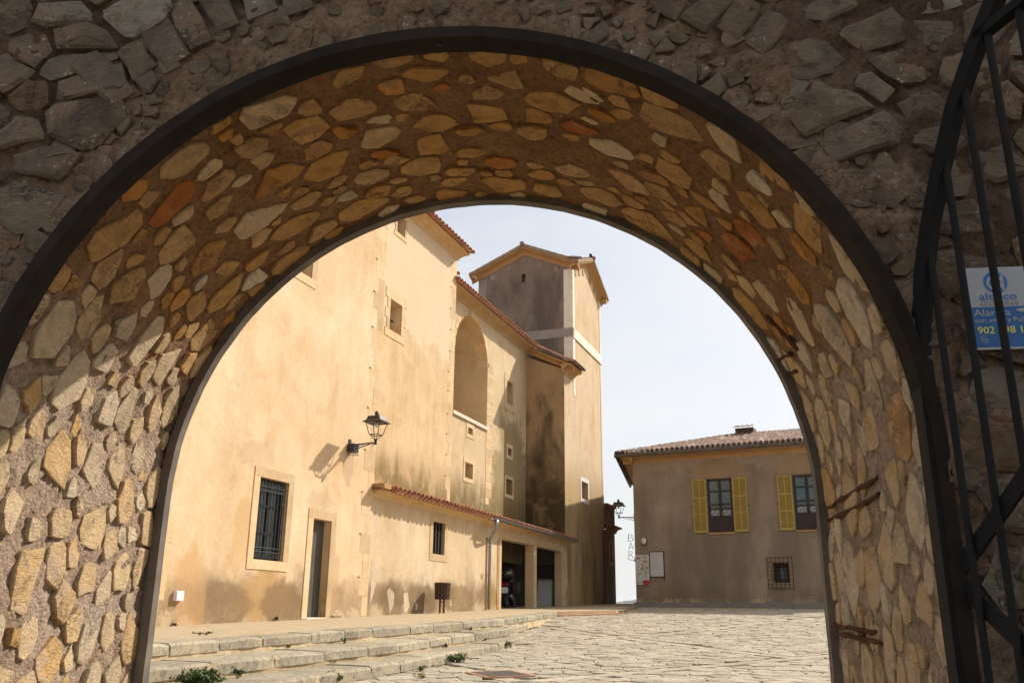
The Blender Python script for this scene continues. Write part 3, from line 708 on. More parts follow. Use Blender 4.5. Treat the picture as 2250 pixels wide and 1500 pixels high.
# voussoirs
th = R_(33)
while th < R_(150):
    if R_(69) > th > R_(50) or R_(130) > th > R_(75): pass
    else: th += R_(2); continue
    w = rng.uniform(.09, .14); r0, r1 = rng.uniform(1.87, 1.93), rng.uniform(2.1, 2.2); dth = w / 2.0
    skew = rng.uniform(-.012, .012)
    ol = []
    for (rr, tt) in ((r0, th), (r0, th + dth), ((r0 + r1) / 2, th + dth + skew), (r1, th + dth + skew), (r1 + .01, th + dth / 2), (r1, th + skew), ((r0 + r1) / 2, th)):
        ol.append((CF[0] + rr * math.cos(tt) + rng.uniform(-.008, .008), CF[1] + rr * math.sin(tt) + rng.uniform(-.008, .008)))
    mb = MB(); c = stone_mesh(mb, ol, fP, rng.uniform(.008, .028), .06, rng, .16, .5, .3)
    mb.build('voussoir', 'grey_stone', face_o, origin=c)
    th += dth + rng.uniform(.004, .016)
# coursed rubble beyond, small chips in the ring mortar
def okf(a, b):
    r = rad(a, b); tt = math.degrees(math.atan2(b - CF[1], a - CF[0])); return r > (2.27 if 47 < tt < 134 else 1.95)
def zone(a, b):
    r = rad(a, b); return 1.71 < r < 1.9
SX = 1.25
fst = []
pts = [(a, b) for a, b in scatter(X0 / SX, X1 / SX, ZB, Z1, .15, 40, lambda a, b: okf(a * SX, b), .35, rng)]
for (a, b), poly in zip(pts, cells(pts, .15, 2.9)):
    if len(poly) < 3: continue
    poly = [(p_[0] * SX, p_[1]) for p_ in poly]; a *= SX
    right = a > .9 and b < 2.3 and rng.random() < .5
    cx = sum(p_[0] for p_ in poly) / len(poly); cy = sum(p_[1] for p_ in poly) / len(poly)
    fst.append((abs(a + .4) + abs(b - 1.5) * .7, rough_outline(poly, rng.choice((.78, .86, .92, .95)) * (.8 if right else 1), .009, cx, cy, rng, .3, .55), rng.uniform(.004, .032) * (.5 if right else 1)))
pts = scatter(X0, X1, ZB, Z1, .075, 30, zone, .4, rng)
for (a, b), poly in zip(pts, cells(pts, .075, 2.6)):
    if len(poly) < 3 or rng.random() < .15: continue
    cx = sum(p_[0] for p_ in poly) / len(poly); cy = sum(p_[1] for p_ in poly) / len(poly)
    fst.append((abs(a + .4) + abs(b - 1.5) * .7, rough_outline(poly, rng.uniform(.6, .92), .005, cx, cy, rng, .25, .5), rng.uniform(-.002, .012)))
fst.sort(key=lambda q: q[0]); rest = MB()
for i, (_, out, h) in enumerate(fst):
    if i < 290:
        mb = MB(); c = stone_mesh(mb, out, fP, h, .06, rng, .18, .6, .3); mb.build('wall_stone', 'grey_stone', face_o, origin=c)
    else: stone_mesh(rest, out, fP, h, .06, rng, .18, .6, .3)
tag(rest.build('wall_stones', 'grey_stone', face_o), kind='stuff')

# iron linings at both edges of the vault
def arch_path(c, R, zb, n=64):
    p_ = [(c[0] - R, zb + (c[1] - zb) * i / 8) for i in range(8)]
    p_ += [(c[0] + R * math.cos(math.pi - math.pi * i / n), c[1] + R * math.sin(math.pi - math.pi * i / n)) for i in range(n + 1)]
    return p_ + [(c[0] + R, c[1] - (c[1] - zb) * (i + 1) / 8) for i in range(8)]
def lining(name, c, R, th, y0, y1, mat):
    a = arch_path(c, R, ZB, 110); b = arch_path(c, R + th, ZB, 110); k = len(a); vs = []
    def wob(p_, q): return (p_[0] + .0035 * noise.noise((p_[0] * 9, p_[1] * 9, q)) + .0015 * noise.noise((p_[0] * 30, p_[1] * 30, q)), p_[1] + .0035 * noise.noise((p_[0] * 9, p_[1] * 9, q + 5)) + .0015 * noise.noise((p_[0] * 30, p_[1] * 30, q + 9)))
    a = [wob(p_, 1.3) for p_ in a]; b = [wob(p_, 7.7) for p_ in b]
    for (x, z), (x2, z2) in zip(a, b): vs += [(x, y0, z), (x, y1, z), (x2, y1, z2), (x2, y0, z2)]
    mb = MB(); mb.add(vs, [(i * 4 + j, i * 4 + (j + 1) % 4, i * 4 + 4 + (j + 1) % 4, i * 4 + 4 + j) for i in range(k - 1) for j in range(4)] + [(0, 1, 2, 3), (k * 4 - 1, k * 4 - 2, k * 4 - 3, k * 4 - 4)])
    return mb.build(name, mat, gw)
fro = lining('arch_lining', CF, 1.622, .047, 2.875, 2.975, 'frame_iron')
MB().tube([(CF[0] - .02, 2.92, CF[1] + 1.619), (CF[0] - .02, 2.92, CF[1] + 1.626)], .012, 10).build('bolt_hole', 'black_rubber', fro)
lining('arch_lining', CB, 1.60, .045, 4.335, 4.395, 'grey_metal')
# wider flat post of the left side
mb = MB(); mb.box(CB[0] - 1.672, CB[0] - 1.603, 4.345, 4.39, ZB, CB[1] - .05); mb.build('post', 'grey_metal', gw)

# gate leaf, swung open towards the right
leaf = thing('iron_gate_leaf', 'black iron gate leaf with upright bars and diagonal braces swung open at the right', 'gate', (0, 0, EYE), -YG)
PH = R_(110); HX, HY = CF[0] + RF + .03, 2.86
ld = Vector((-math.cos(PH), -math.sin(PH), 0))
def LP(x, z, o=0.0): return (HX + ld.x * x + ld.y * o, HY + ld.y * x - ld.x * o, z + CF[1])
def zc(x): return math.sqrt(max(0, 1.65 ** 2 - (1.65 - x - .03) ** 2)) if x < 1.62 else 1.65
mb = MB(); mb.bar(LP(-.065, -1.7), LP(-.065, .36), .075, .05); mb.build('hinge_stile', 'dark_iron', leaf)
RAIL = [(-.068, .30), (-.063, .341), (-.034, .459), (.005, .606), (.058, .748), (.14, .916), (.237, 1.088), (.318, 1.19), (.381, 1.263), (.456, 1.342), (.6, 1.46), (.8, 1.57), (1.05, 1.65), (1.5, 1.68)]
def zc(x):
    for (a, za), (b, zb) in zip(RAIL, RAIL[1:]):
        if a <= x <= b: return za + (zb - za) * (x - a) / (b - a)
    return 1.68
pth = [(x, zc(x)) for x in [-.068, -.063, -.05, -.034, -.015, .005, .03, .058, .095, .14, .19, .237, .28, .318, .381, .456, .53, .6, .7, .8, .92, 1.05, 1.25, 1.5]]
vs = []
for i, (x, z) in enumerate(pth):
    a = pth[max(0, i - 1)]; b = pth[min(len(pth) - 1, i + 1)]; d = Vector((b[0] - a[0], b[1] - a[1])).normalized(); q = Vector((-d.y, d.x)) * .026
    for sx, sy in ((1, -1), (1, 1), (-1, 1), (-1, -1)): vs.append(LP(x + q.x * sx, z + q.y * sx, sy * .02))
k = len(pth); mb = MB(); mb.add(vs, [(i * 4 + j, i * 4 + (j + 1) % 4, i * 4 + 4 + (j + 1) % 4, i * 4 + 4 + j) for i in range(k - 1) for j in range(4)] + [(0, 1, 2, 3), (k * 4 - 1, k * 4 - 2, k * 4 - 3, k * 4 - 4)])
mb.build('arched_rail', 'dark_iron', leaf)
MB().bar(LP(.37, 1.265), LP(1.5, 1.265), .04, .03).build('rail', 'dark_iron', leaf)
MB().bar(LP(-.065, -1.5), LP(1.5, -1.5), .05, .03).build('rail', 'dark_iron', leaf)
MB().bar(LP(1.5, -1.7), LP(1.5, 1.64), .05, .04).build('free_stile', 'dark_iron', leaf)
for i in range(12):
    x = .043 + .122 * i
    MB().tube([LP(x, -1.5), LP(x, zc(x) - .01)], .0122, 8).build('bar', 'dark_iron', leaf)
MB().bar(LP(-.06, -.37, -.016), LP(1.47, .87, -.016), .012, .052).build('brace', 'dark_iron', leaf)
MB().bar(LP(-.06, -.375, -.018), LP(1.35, -1.48, -.018), .012, .052).build('brace', 'dark_iron', leaf)

# alarm sign on the outer face
def text_mesh(s, size, font_w=1.0, thick=0.0):
    cu = bpy.data.curves.new('lettering', 'FONT'); cu.body = s; cu.size = size; cu.extrude = .0004; cu.offset = thick; cu.space_character = font_w; cu.resolution_u = 3
    o = bpy.data.objects.new('lettering', cu); COL.objects.link(o); dg = bpy.context.evaluated_depsgraph_get()
    me = bpy.data.meshes.new_from_object(o.evaluated_get(dg)); bpy.data.objects.remove(o); bpy.data.curves.remove(cu); return me
def letters(parent, s, x, z, w, h, mat, y, sp=1.0, thick=0.0):
    """text fitted to width w, height h, lower left at x,z of the plane y = const facing -y"""
    me = text_mesh(s, 1.0, sp, thick); xs = [v.co.x for v in me.vertices]; zs = [v.co.y for v in me.vertices]
    kx = w / (max(xs) - min(xs)); kz = h / (max(zs) - min(zs)); x0, z0 = min(xs), min(zs)
    for v in me.vertices: v.co = ((v.co.x - x0) * kx, v.co.z, (v.co.y - z0) * kz)
    me.materials.clear(); me.materials.append(M[mat]); me.update()
    return link('lettering', me, parent, (x, y, z))
SXc, SZ0, SW, SH = 1.238, .828, .225, .29
sg = thing('alarm_sign', 'white and blue alarm company sign on the rubble wall behind the gate bars', 'sign', (0, 0, 0))
KS = .968
sg.matrix_world = Matrix.Translation((0, 0, EYE)) @ Matrix.Rotation(-YG, 4, 'Z') @ Matrix.Translation((SXc, 2.845, SZ0)) @ Matrix.Rotation(R_(-1.0), 4, 'Y') @ Matrix.Scale(KS, 4)
MB().box(0, SW, 0, .004, 0, SH).build('board', 'sign_white', sg)
MB().box(.002, SW - .002, -.0012, 0, .008, .148).build('blue_panel', 'sign_blue', sg)
vs = []
for i in range(40):
    a = 2 * math.pi * i / 40; vs += [(.108 + .039 * math.cos(a), -.001, .235 + .039 * math.sin(a))]
MB().add(vs, [tuple(range(40))]).build('logo', 'logo_blue', sg)
mb = MB()
vs = []
for i in range(33):
    a = 2 * math.pi * i / 32; vs += [(.105 + .0265 * math.cos(a), -.0018, .233 + .0265 * math.sin(a)), (.105 + .019 * math.cos(a), -.0018, .233 + .019 * math.sin(a))]
mb.add(vs, [(2 * i, 2 * i + 1, 2 * i + 3, 2 * i + 2) for i in range(32)])
mb.box(.127, .1345, -.0018, -.0016, .205, .262); mb.build('logo_letter', 'sign_white', sg)
letters(sg, 'altrico', .047, .172, .122, .026, 'logo_blue', -.0012, 1.0, .004)
MB().box(.049, .172, -.0012, 0, .1655, .1668).build('underline', 'ink', sg)
letters(sg, 'SEGURIDAD', .049, .1525, .122, .009, 'ink', -.0012, 1.5)
letters(sg, 'Alarma', .02, .116, .118, .024, 'sign_white', -.0022, 1.0, .006)
letters(sg, 'con aviso a Policia', .02, .093, .19, .017, 'sign_white', -.0022, 1.0, .004)
letters(sg, '902 998 111', .024, .054, .18, .025, 'sign_yellow', -.0022, 1.0, .006)
letters(sg, '24', .034, .031, .014, .009, 'sign_white', -.0022, 1.0, .008)
mb = MB(); vs = []
for i in range(25):
    a = R_(60) + R_(300) * i / 24; vs += [(.041 + .0125 * math.cos(a), -.0022, .0355 + .0125 * math.sin(a)), (.041 + .0105 * math.cos(a), -.0022, .0355 + .0105 * math.sin(a))]
mb.add(vs, [(2 * i, 2 * i + 1, 2 * i + 3, 2 * i + 2) for i in range(24)]); mb.build('clock_ring', 'sign_white', sg)
mb = MB(); mb.box(.168, .205, -.0022, -.002, .128, .14); mb.box(.16, .168, -.0022, -.002, .131, .1385); mb.box(.183, .188, -.0022, -.002, .118, .128); mb.build('camera_symbol', 'sign_white', sg)

# ================================================================== shared building pieces
def tile_mesh(name, L=.42, r0=.088, r1=.07, th=.013, n=7):
    """barrel tile running along +y (down slope end at y=0), convex up"""
    vs = []; fs = []
    for y, r in ((0, r0), (L, r1)):
        for rr in (r, r - th):
            for j in range(n + 1):
                a = math.pi * j / n; vs.append((rr * math.cos(a), y, rr * math.sin(a) * .85))
    k = n + 1
    for j in range(n):
        fs += [(j, j + 1, 2 * k + j + 1, 2 * k + j), (k + j, 3 * k + j, 3 * k + j + 1, k + j + 1), (j, k + j, k + j + 1, j + 1), (2 * k + j, 2 * k + j + 1, 3 * k + j + 1, 3 * k + j)]
    fs += [(0, 2 * k, 3 * k, k), (n, k + n, 3 * k + n, 2 * k + n)]
    me = bpy.data.meshes.new(name); me.from_pydata(vs, [], fs); me.update(); me.polygons.foreach_set('use_smooth', [False] * len(me.polygons)); return me
tile_new = tile_mesh('roof_tile', .44, .112, .095, .016); tile_new.materials.append(M['terracotta'])
tile_old = tile_mesh('roof_tile'); tile_old.materials.append(M['old_terracotta'])
def tile_matrix(p, along, up_slope, flip=False, roll=0.0):
    """p eave point, along = eave direction, up_slope = unit vector up the roof"""
    x = Vector(along).normalized(); y = Vector(up_slope).normalized(); z = x.cross(y)
    if flip: x, z = -x, -z
    m = Matrix((x, y, z)).transposed().to_4x4(); m.translation = p
    return m @ Matrix.Rotation(roll, 4, 'Y')
def eave_row(parent, p0, p1, up, mesh, sp=.26, rng=random.Random(3), over=.0):
    p0, p1 = Vector(p0), Vector(p1); d = (p1 - p0); L = d.length; d.normalize(); up = Vector(up).normalized()
    nrm = d.cross(up)
    if nrm.z < 0: d = -d; p0, p1 = p1, p0; nrm = -nrm
    n = max(1, int(L / sp))
    for i in range(n):
        q = p0 + d * (L * (i + .5) / n)
        link('roof_tile', mesh, parent, mtx=tile_matrix(q + nrm * .055 - up * (.0 + rng.uniform(-.012, .012)), d, up, False, rng.uniform(-.06, .06)))
        if i < n - 1:
            q = p0 + d * (L * (i + 1.0) / n)
            link('roof_tile', mesh, parent, mtx=tile_matrix(q + nrm * .06 - up * (.01 + rng.uniform(-.01, .01)), d, up, True, rng.uniform(-.05, .05)))
def cavetto(h, o, n=5):
    """cornice profile (out, z): hollow curve from the wall foot up to a flat lip"""
    p_ = [(-.02, 0), (.02, 0)]
    p_ += [(.02 + (o - .05) * (1 - math.cos(math.pi / 2 * i / n)), .02 + (h - .09) * math.sin(math.pi / 2 * i / n)) for i in range(1, n + 1)]
    return p_ + [(o, h - .06), (o, h), (-.02, h)]
def opening_frame(mb, a0, a1, z0, z1, w, f, proud=.02, sill=True):
    """stone surround of four butted pieces, f(a,z,depth)"""
    def pc(b0, b1, y0, y1):
        vs = [f(a, z, d) for a in (b0, b1) for d in (-proud, .02) for z in (y0, y1)]
        mb.add(vs, [(0, 1, 3, 2), (4, 6, 7, 5), (0, 4, 5, 1), (2, 3, 7, 6), (0, 2, 6, 4), (1, 5, 7, 3)])
    pc(a0 - w, a1 + w, z1, z1 + w); pc(a0 - w, a0, z0, z1 - .002); pc(a1, a1 + w, z0, z1 - .002)
    if sill: pc(a0 - w, a1 + w, z0 - w, z0 - .002)

# ================================================================== CHURCH
ch = thing('church', 'tall ochre plastered church with tiled eaves and a round niche along the square', 'church', (0, 0, EYE), -YC)
NA, NL, NE, NB, NC = -11.0, -11.04, -11.1, -12.4, -12.86
def fx(n):                                                   # a wall facing the square: a = along, d = depth
    return lambda a, z, d: (n - d, a, z)
A1 = 19.55
wopen, dopen, upo = rect(14.94, 15.94, 1.0, 2.61), rect(16.97, 17.71, -.12, 1.99), rect(15.3, 16.15, 7.30, 8.6)
mb = MB(); mb.wall([(12.2, terr(12) - .3), (A1, terr(A1) - .3), (A1, 14.2), (12.2, 14.2)], [wopen, dopen, upo], fx(NA), [.15, .2, .35], backs=False)
mb.add([(NA, A1, -.5), (NA, A1, 14.2), (NB - 2, A1, 14.2), (NB - 2, A1, -.5)], [(0, 1, 2, 3)]); mb.add([(NA, 12.2, -1), (NA, 12.2, 14.2), (NA - 9, 12.2, 14.2), (NA - 9, 12.2, -1)], [(0, 1, 2, 3)])
front = mb.build('front_wall', 'ochre_plaster', ch)
rng = random.Random(4)
def quoins(parent, s_edge, n, z0, z1, dirn, long=.5, short=.3, h=(.42, .56), mat='sandstone', proud=.003):
    z = z0; k = 0
    while z < z1:
        hh = rng.uniform(*h); L = (long if k % 2 else short) * rng.uniform(.9, 1.1); k += 1
        a0, a1 = (s_edge - L, s_edge + .004) if dirn < 0 else (s_edge - .004, s_edge + L)
        mb = MB(); mb.box(n - .05, n + proud + rng.uniform(-.001, .002), a0, a1, z + .006, min(z + hh, z1)); mb.build('quoin', mat, parent, origin=(n, s_edge, z))
        if k % 2 == 0 and dirn < 0:
            mb = MB(); mb.box(n - .004, n + .02, a0 - .05, a0 + .05, z + hh - .01, z + hh + .012); mb.build('plaster_lip', 'ochre_plaster', parent, origin=(n, a0, z + hh))
        z += hh
quoins(front, A1, NA, terr(A1), 10.6, -1)
quoins(front, 12.2, NA, terr(12.2), 5, 1, .42, .3)
mb = MB(); opening_frame(mb, 14.94, 15.94, 1.0, 2.61, .19, fx(NA), .016); mb.build('window_surround', 'sandstone', front)
mb = MB(); opening_frame(mb, 16.97, 17.71, -.12, 1.99, .2, fx(NA), .016, False); mb.build('door_surround', 'sandstone', front)
mb = MB(); opening_frame(mb, 15.3, 16.15, 7.30, 8.6, .2, fx(NA), .016); mb.build('window_surround', 'sandstone', front)
# window with ironwork
win = MB().box(NA - .16, NA - .14, 14.92, 15.96, .98, 2.63).build('window', 'dark_glass', front)
fm = MB()
for a in (14.94, 15.42, 15.9): fm.box(NA - .14, NA - .115, a, a + .05, 1.0, 2.61)
for z in (1.0, 1.5, 2.05, 2.55): fm.box(NA - .14, NA - .117, 14.94, 15.94, z, z + .05)
fm.build('sash', 'dark_iron', win)
for i in range(9):
    a = 14.99 + i * .1125; MB().tube([(NA - .04, a, 1.02), (NA - .04, a, 2.6)], .0085, 6).build('grille_bar', 'grille_iron', win)
gm = MB()
for z in (1.16, 1.24, 2.36, 2.46): gm.bar((NA - .04, 14.94, z), (NA - .04, 15.94, z), .012, .012)
for i in range(8):
    a = 15.05 + i * .1125
    for z in (1.09, 2.41, 2.53): gm.tube([(NA - .04, a + .035 * math.cos(t), z + .035 * math.sin(t)) for t in [2 * math.pi * q / 8 for q in range(8)]], .006, 4, True)
for a in (14.99, 15.86):
    for zb in (1.55, 2.0): gm.tube([(NA - .045, a + .03 * math.sin(t * 1.7), zb + .05 * t) for t in [q * .5 for q in range(10)]], .007, 4)
gm.build('grille_scroll', 'grille_iron', win)
dr = MB().box(NA - .22, NA - .19, 16.97, 17.71, -.12, 1.99).build('door', 'door_wood', front)
for i in range(6): MB().box(NA - .19, NA - .178, 16.975 + i * .1225, 17.09 + i * .1225, -.1, 1.98).build('door_board', 'door_wood', dr)
MB().box(NA - .2, NA + .03, 16.97, 17.71, -.2, terr(17.3) + .03).build('door_sill', 'pale_stone', front)
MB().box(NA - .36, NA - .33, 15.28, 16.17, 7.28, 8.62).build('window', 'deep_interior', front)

# nave wall behind the lean-to
mb = MB(); uw, tw = rect(22.43, 23.18, 8.17, 9.13), rect(22.6, 23.13, 11.42, 12.0)
mb.wall([(A1 - .6, 2.0), (27.2, 2.0), (27.2, 12.4), (A1 - .6, 12.4)], [uw, tw], fx(NB), [.42, .4], True)
mb.add([(NB, 27.2, 2), (NB, 27.2, 12.6), (NB - 8, 27.2, 12.6), (NB - 8, 27.2, 2)], [(0, 1, 2, 3)])
nave = mb.build('nave_wall', 'nave_plaster', ch)
for a0, a1, z0, z1, w in ((22.43, 23.18, 8.17, 9.13, .30), (22.6, 23.13, 11.42, 12.0, .18)):
    z = z1; mbk = [(a0 - w, a1 + w, z1, z1 + w), (a0 - w * .9, a1 + w * .9, z0 - w * .8, z0 - .003)]
    zz = z0; k = 0
    while zz < z1 - .02:
        hh = (z1 - z0) / 3; ww = w * (.95 if k % 2 else .55); mbk += [(a0 - ww, a0, zz + .003, zz + hh - .003), (a1, a1 + ww, zz + .003, zz + hh - .003)]; zz += hh; k += 1
    for (b0, b1, y0, y1) in mbk: MB().box(NB - .02, NB + .018, b0, b1, y0, y1).build('surround_stone', 'sandstone', nave, origin=(NB, b0, y0))
    mb = MB(); mb.box(NB - .3, NB - .27, a0 + .02, a0 + .07, z0, z1); mb.box(NB - .3, NB - .27, a0, a1, (z0 + z1) / 2 - .02, (z0 + z1) / 2 + .02); mb.build('window_bar', 'brown_wood', nave)
quoins(nave, 27.2, NB, 3.6, 11.9, -1, .4, .26, (.3, .45))
def cornice(name, parent, n, s0, s1, z0, h, o, mat='church_trim', ret=False):
    pr = cavetto(h, o); mb = MB(); mb.sweep(pr, lambda p_, q, t: (n + p_, t, z0 + q), [s0, s1]); return mb.build(name, mat, parent)
cornice('cornice', ch, NB, 19.0, 27.2 + .12, 12.24, .24, .44)
rf = MB(); rf.add([(NB + .42, 18.5, 12.5), (NB + .42, 27.45, 12.5), (NB - 5, 27.55, 14.4), (NB - 5, 18.5, 14.4)], [(0, 1, 2, 3)])
roofB = rf.build('roof', 'terracotta', ch)
SL = Vector((-1, 0, .32))
eave_row(roofB, (NB + .56, 22.5, 12.47), (NB + .56, 27.5, 12.47), SL, tile_new)
# wall with the tall round-headed niche
NI0, NI1, NIS, NIB = 28.25, 31.42, 9.35, 6.93
arc = [(NI0 + (NI1 - NI0) / 2 * (1 - math.cos(math.pi * i / 20)), NIS + 1.585 * math.sin(math.pi * i / 20)) for i in range(21)]
niche = [(NI0, NIB)] + arc + [(NI1, NIB)]
holes = [niche] + [rect(*q) for q in ((29.62, 30.05, 6.38, 6.62), (29.44, 30.15, 4.75, 5.3), (33.6, 34.27, 8.42, 9.38), (33.78, 34.2, 6.27, 6.58), (33.62, 34.36, 4.68, 5.29))]
mb = MB(); mb.wall([(26.5, 2.0), (36.05, 2.0), (36.05, 11.3), (26.5, 11.3)], holes, fx(NC), [2.1, .3, .3, .3, .3, .3])
mb.add([(NC, 26.5, 11.2), (NC - 8, 26.5, 11.2), (NC - 8, 26.5, 2), (NC, 26.5, 2)], [(0, 1, 2, 3)])
nw = mb.build('niche_wall', 'niche_plaster', ch)
MB().box(NC - .1, NC + .07, NI0 - .08, NI1 + .06, NIB - .1, NIB + .03).build('niche_sill', 'pale_stone', nw)
for i in range(15):                                       # arch stones of the niche
    a0, a1 = math.pi * i / 15 + .012, math.pi * (i + 1) / 15 - .012; cx = (NI0 + NI1) / 2
    vs = []
    for d in (.012, -.45):
        for rr in (1.578, 1.80 + .05 * (i % 2)):
            for a in (a0, a1): vs.append((NC + d, cx - rr * math.cos(a), NIS + rr * math.sin(a)))
    MB().add(vs, [(0, 1, 3, 2), (4, 6, 7, 5), (0, 4, 5, 1), (2, 3, 7, 6), (0, 2, 6, 4), (1, 5, 7, 3)]).build('arch_stone', 'sandstone', nw, origin=(NC, cx, NIS))
z = 4.0; k = 0
while z < NIS:                                             # toothed stones down both sides of the bay
    hh = rng.uniform(.26, .36); L = .62 if k % 3 else .36
    if True:
        MB().box(NC - (.42 if z > NIB else .05), NC + .012, NI1 + .003, NI1 + L, z + .008, z + hh).build('jamb_stone', 'sandstone', nw, origin=(NC, NI1, z))
    z += hh; k += 1
for q, w in (((29.62, 30.05, 6.38, 6.62), .15), ((29.44, 30.15, 4.75, 5.3), .15), ((33.6, 34.27, 8.42, 9.38), .28), ((33.78, 34.2, 6.27, 6.58), .15), ((33.62, 34.36, 4.68, 5.29), .14)):
    mb = MB(); opening_frame(mb, *q, w, fx(NC), .018); mb.build('window_surround', 'sandstone', nw)
    MB().box(NC - .27, NC - .24, q[0] + .02, q[0] + .1, q[2], q[3]).build('sash', 'brown_wood', nw)
cornice('cornice', ch, NC, 27.05, 36.02, 11.16, .26, .46)
rf = MB(); rf.add([(NC + .43, 26.95, 11.45), (NC + .43, 36.02, 11.45), (NC - 5, 36.02, 13.3), (NC - 5, 26.95, 13.3)], [(0, 1, 2, 3)])
roofC = rf.build('roof', 'terracotta', ch)
eave_row(roofC, (NC + .58, 27.0, 11.42), (NC + .58, 35.9, 11.42), SL, tile_new)
# gable of a farther roof seen between the two eaves
rf = MB(); rf.add([(NB - .5, 27.1, 12.15), (NB - .5, 28.4, 12.15), (NB - 4, 28.4, 13.3), (NB - 4, 27.1, 13.3)], [(0, 1, 2, 3)])
rf.sweep(cavetto(.38, .4), lambda p_, q, t: (NB - 1.0 + p_, t, 11.72 + q), [27.1, 28.35])
rr_ = rf.build('roof', 'terracotta', ch); eave_row(rr_, (NB - .45, 27.2, 12.13), (NB - .45, 28.5, 12.13), SL, tile_new)

# ================================================================== BELL TOWER
tw_ = thing('bell_tower', 'square plastered tower with pale corner strips and a four-gabled tiled roof', 'tower', (0, 0, EYE), -YC)
SD, STW, SE1, NTL = 36.0, 37.4, 42.35, -15.83
ZT = 15.62
# lower block face towards the camera and the long side towards the square
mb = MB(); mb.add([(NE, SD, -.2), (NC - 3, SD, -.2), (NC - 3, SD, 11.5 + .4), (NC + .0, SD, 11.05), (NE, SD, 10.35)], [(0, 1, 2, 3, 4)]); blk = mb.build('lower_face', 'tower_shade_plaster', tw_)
ewin = rect(38.5, 39.56, 5.02, 5.8)
mb = MB(); mb.wall([(SD, -.2), (SE1, -.2), (SE1, ZT), (39.95, ZT + 1.0), (STW, ZT), (STW, 10.4), (SD, 10.35)], [ewin], fx(NE), [.35])
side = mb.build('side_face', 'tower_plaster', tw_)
mb = MB(); opening_frame(mb, 38.5, 39.56, 5.02, 5.8, .18, fx(NE), .02); mb.build('window_surround', 'white_paint', side)
MB().box(NE - .32, NE - .29, 38.5, 38.62, 5.02, 5.8).build('sash', 'brown_wood', side)
mb = MB(); mb.wall([(NTL, 9), (NE, 9), (NE, ZT), ((NTL + NE) / 2, ZT + 1.0), (NTL, ZT)], [rect(-13.63, -13.43, 15.22, 15.64)], lambda a, z, d: (a, STW + d, z), [.3])
mb.add([(NTL, STW, 9), (NTL, SE1, 9), (NTL, SE1, ZT), (NTL, STW, ZT)], [(0, 1, 2, 3)]); mb.add([(NTL, SE1, 0), (NE, SE1, 0), (NE, SE1, ZT), ((NTL + NE) / 2, SE1, ZT + 1), (NTL, SE1, ZT)], [(0, 1, 2, 3, 4)])
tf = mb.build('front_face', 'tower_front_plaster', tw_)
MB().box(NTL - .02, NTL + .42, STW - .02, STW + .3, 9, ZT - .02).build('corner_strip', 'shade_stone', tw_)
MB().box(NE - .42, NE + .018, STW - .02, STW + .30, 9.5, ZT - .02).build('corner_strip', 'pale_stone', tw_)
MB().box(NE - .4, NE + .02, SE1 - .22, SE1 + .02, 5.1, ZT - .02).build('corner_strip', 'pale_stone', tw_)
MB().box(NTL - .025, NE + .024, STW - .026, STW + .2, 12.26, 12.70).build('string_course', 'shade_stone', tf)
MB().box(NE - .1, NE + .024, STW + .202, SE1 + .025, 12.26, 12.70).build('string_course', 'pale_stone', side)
MB().box(NE - .1, NE + .06, STW - .06, SE1 + .12, 12.22, 12.258).build('drip_moulding', 'pale_stone', side)
for n, z in ((-15.12, 15.8), (-14.27, 16.16), (-13.52, 16.46), (-12.7, 16.12), (-11.9, 15.82)): MB().box(n - .11, n + .11, STW - .03, STW + .02, z - .28, z - .0).build('dentil', 'shade_stone', tf, origin=(n, STW, z))
for s, z in ((37.9, 15.7), (38.5, 15.95), (39.2, 16.2), (40.5, 16.25), (41.2, 15.98), (41.8, 15.75)): MB().box(NE - .02, NE + .03, s - .11, s + .11, z - .28, z).build('dentil', 'ochre_trim', side, origin=(NE, s, z))
# four gables: raking cornices and tiled planes
cn, cs = (NTL + NE) / 2, (STW + SE1) / 2
OV, TH = .36, .5
rm = MB()
AP = ZT + 1.40
corners = [(NE + OV, STW - OV), (NE + OV, SE1 + OV), (NTL - OV, SE1 + OV), (NTL - OV, STW - OV)]
mids = [(NE + OV, cs), (cn, SE1 + OV), (NTL - OV, cs), (cn, STW - OV)]
for i in range(4):
    a, mm, b = corners[i], mids[i], corners[(i + 1) % 4]
    for off, nm in ((0, 0),):
        rm.add([(a[0], a[1], ZT + .28), (mm[0], mm[1], AP), (cn, cs, AP + .03)], [(0, 1, 2)]); rm.add([(b[0], b[1], ZT + .28), (mm[0], mm[1], AP), (cn, cs, AP + .03)], [(0, 1, 2)])
troof = rm.build('roof', 'old_terracotta', tw_)
def rake(p0, p1, out, name, mat, o=OV, h=.42):
    p0, p1, out = Vector(p0), Vector(p1), Vector(out); pr = cavetto(h, o)
    mb = MB(); mb.sweep(pr, lambda p_, q, t: p0 + (p1 - p0) * t + out * p_ + Vector((0, 0, q)), [0, 1]); return mb.build(name, mat, tw_)
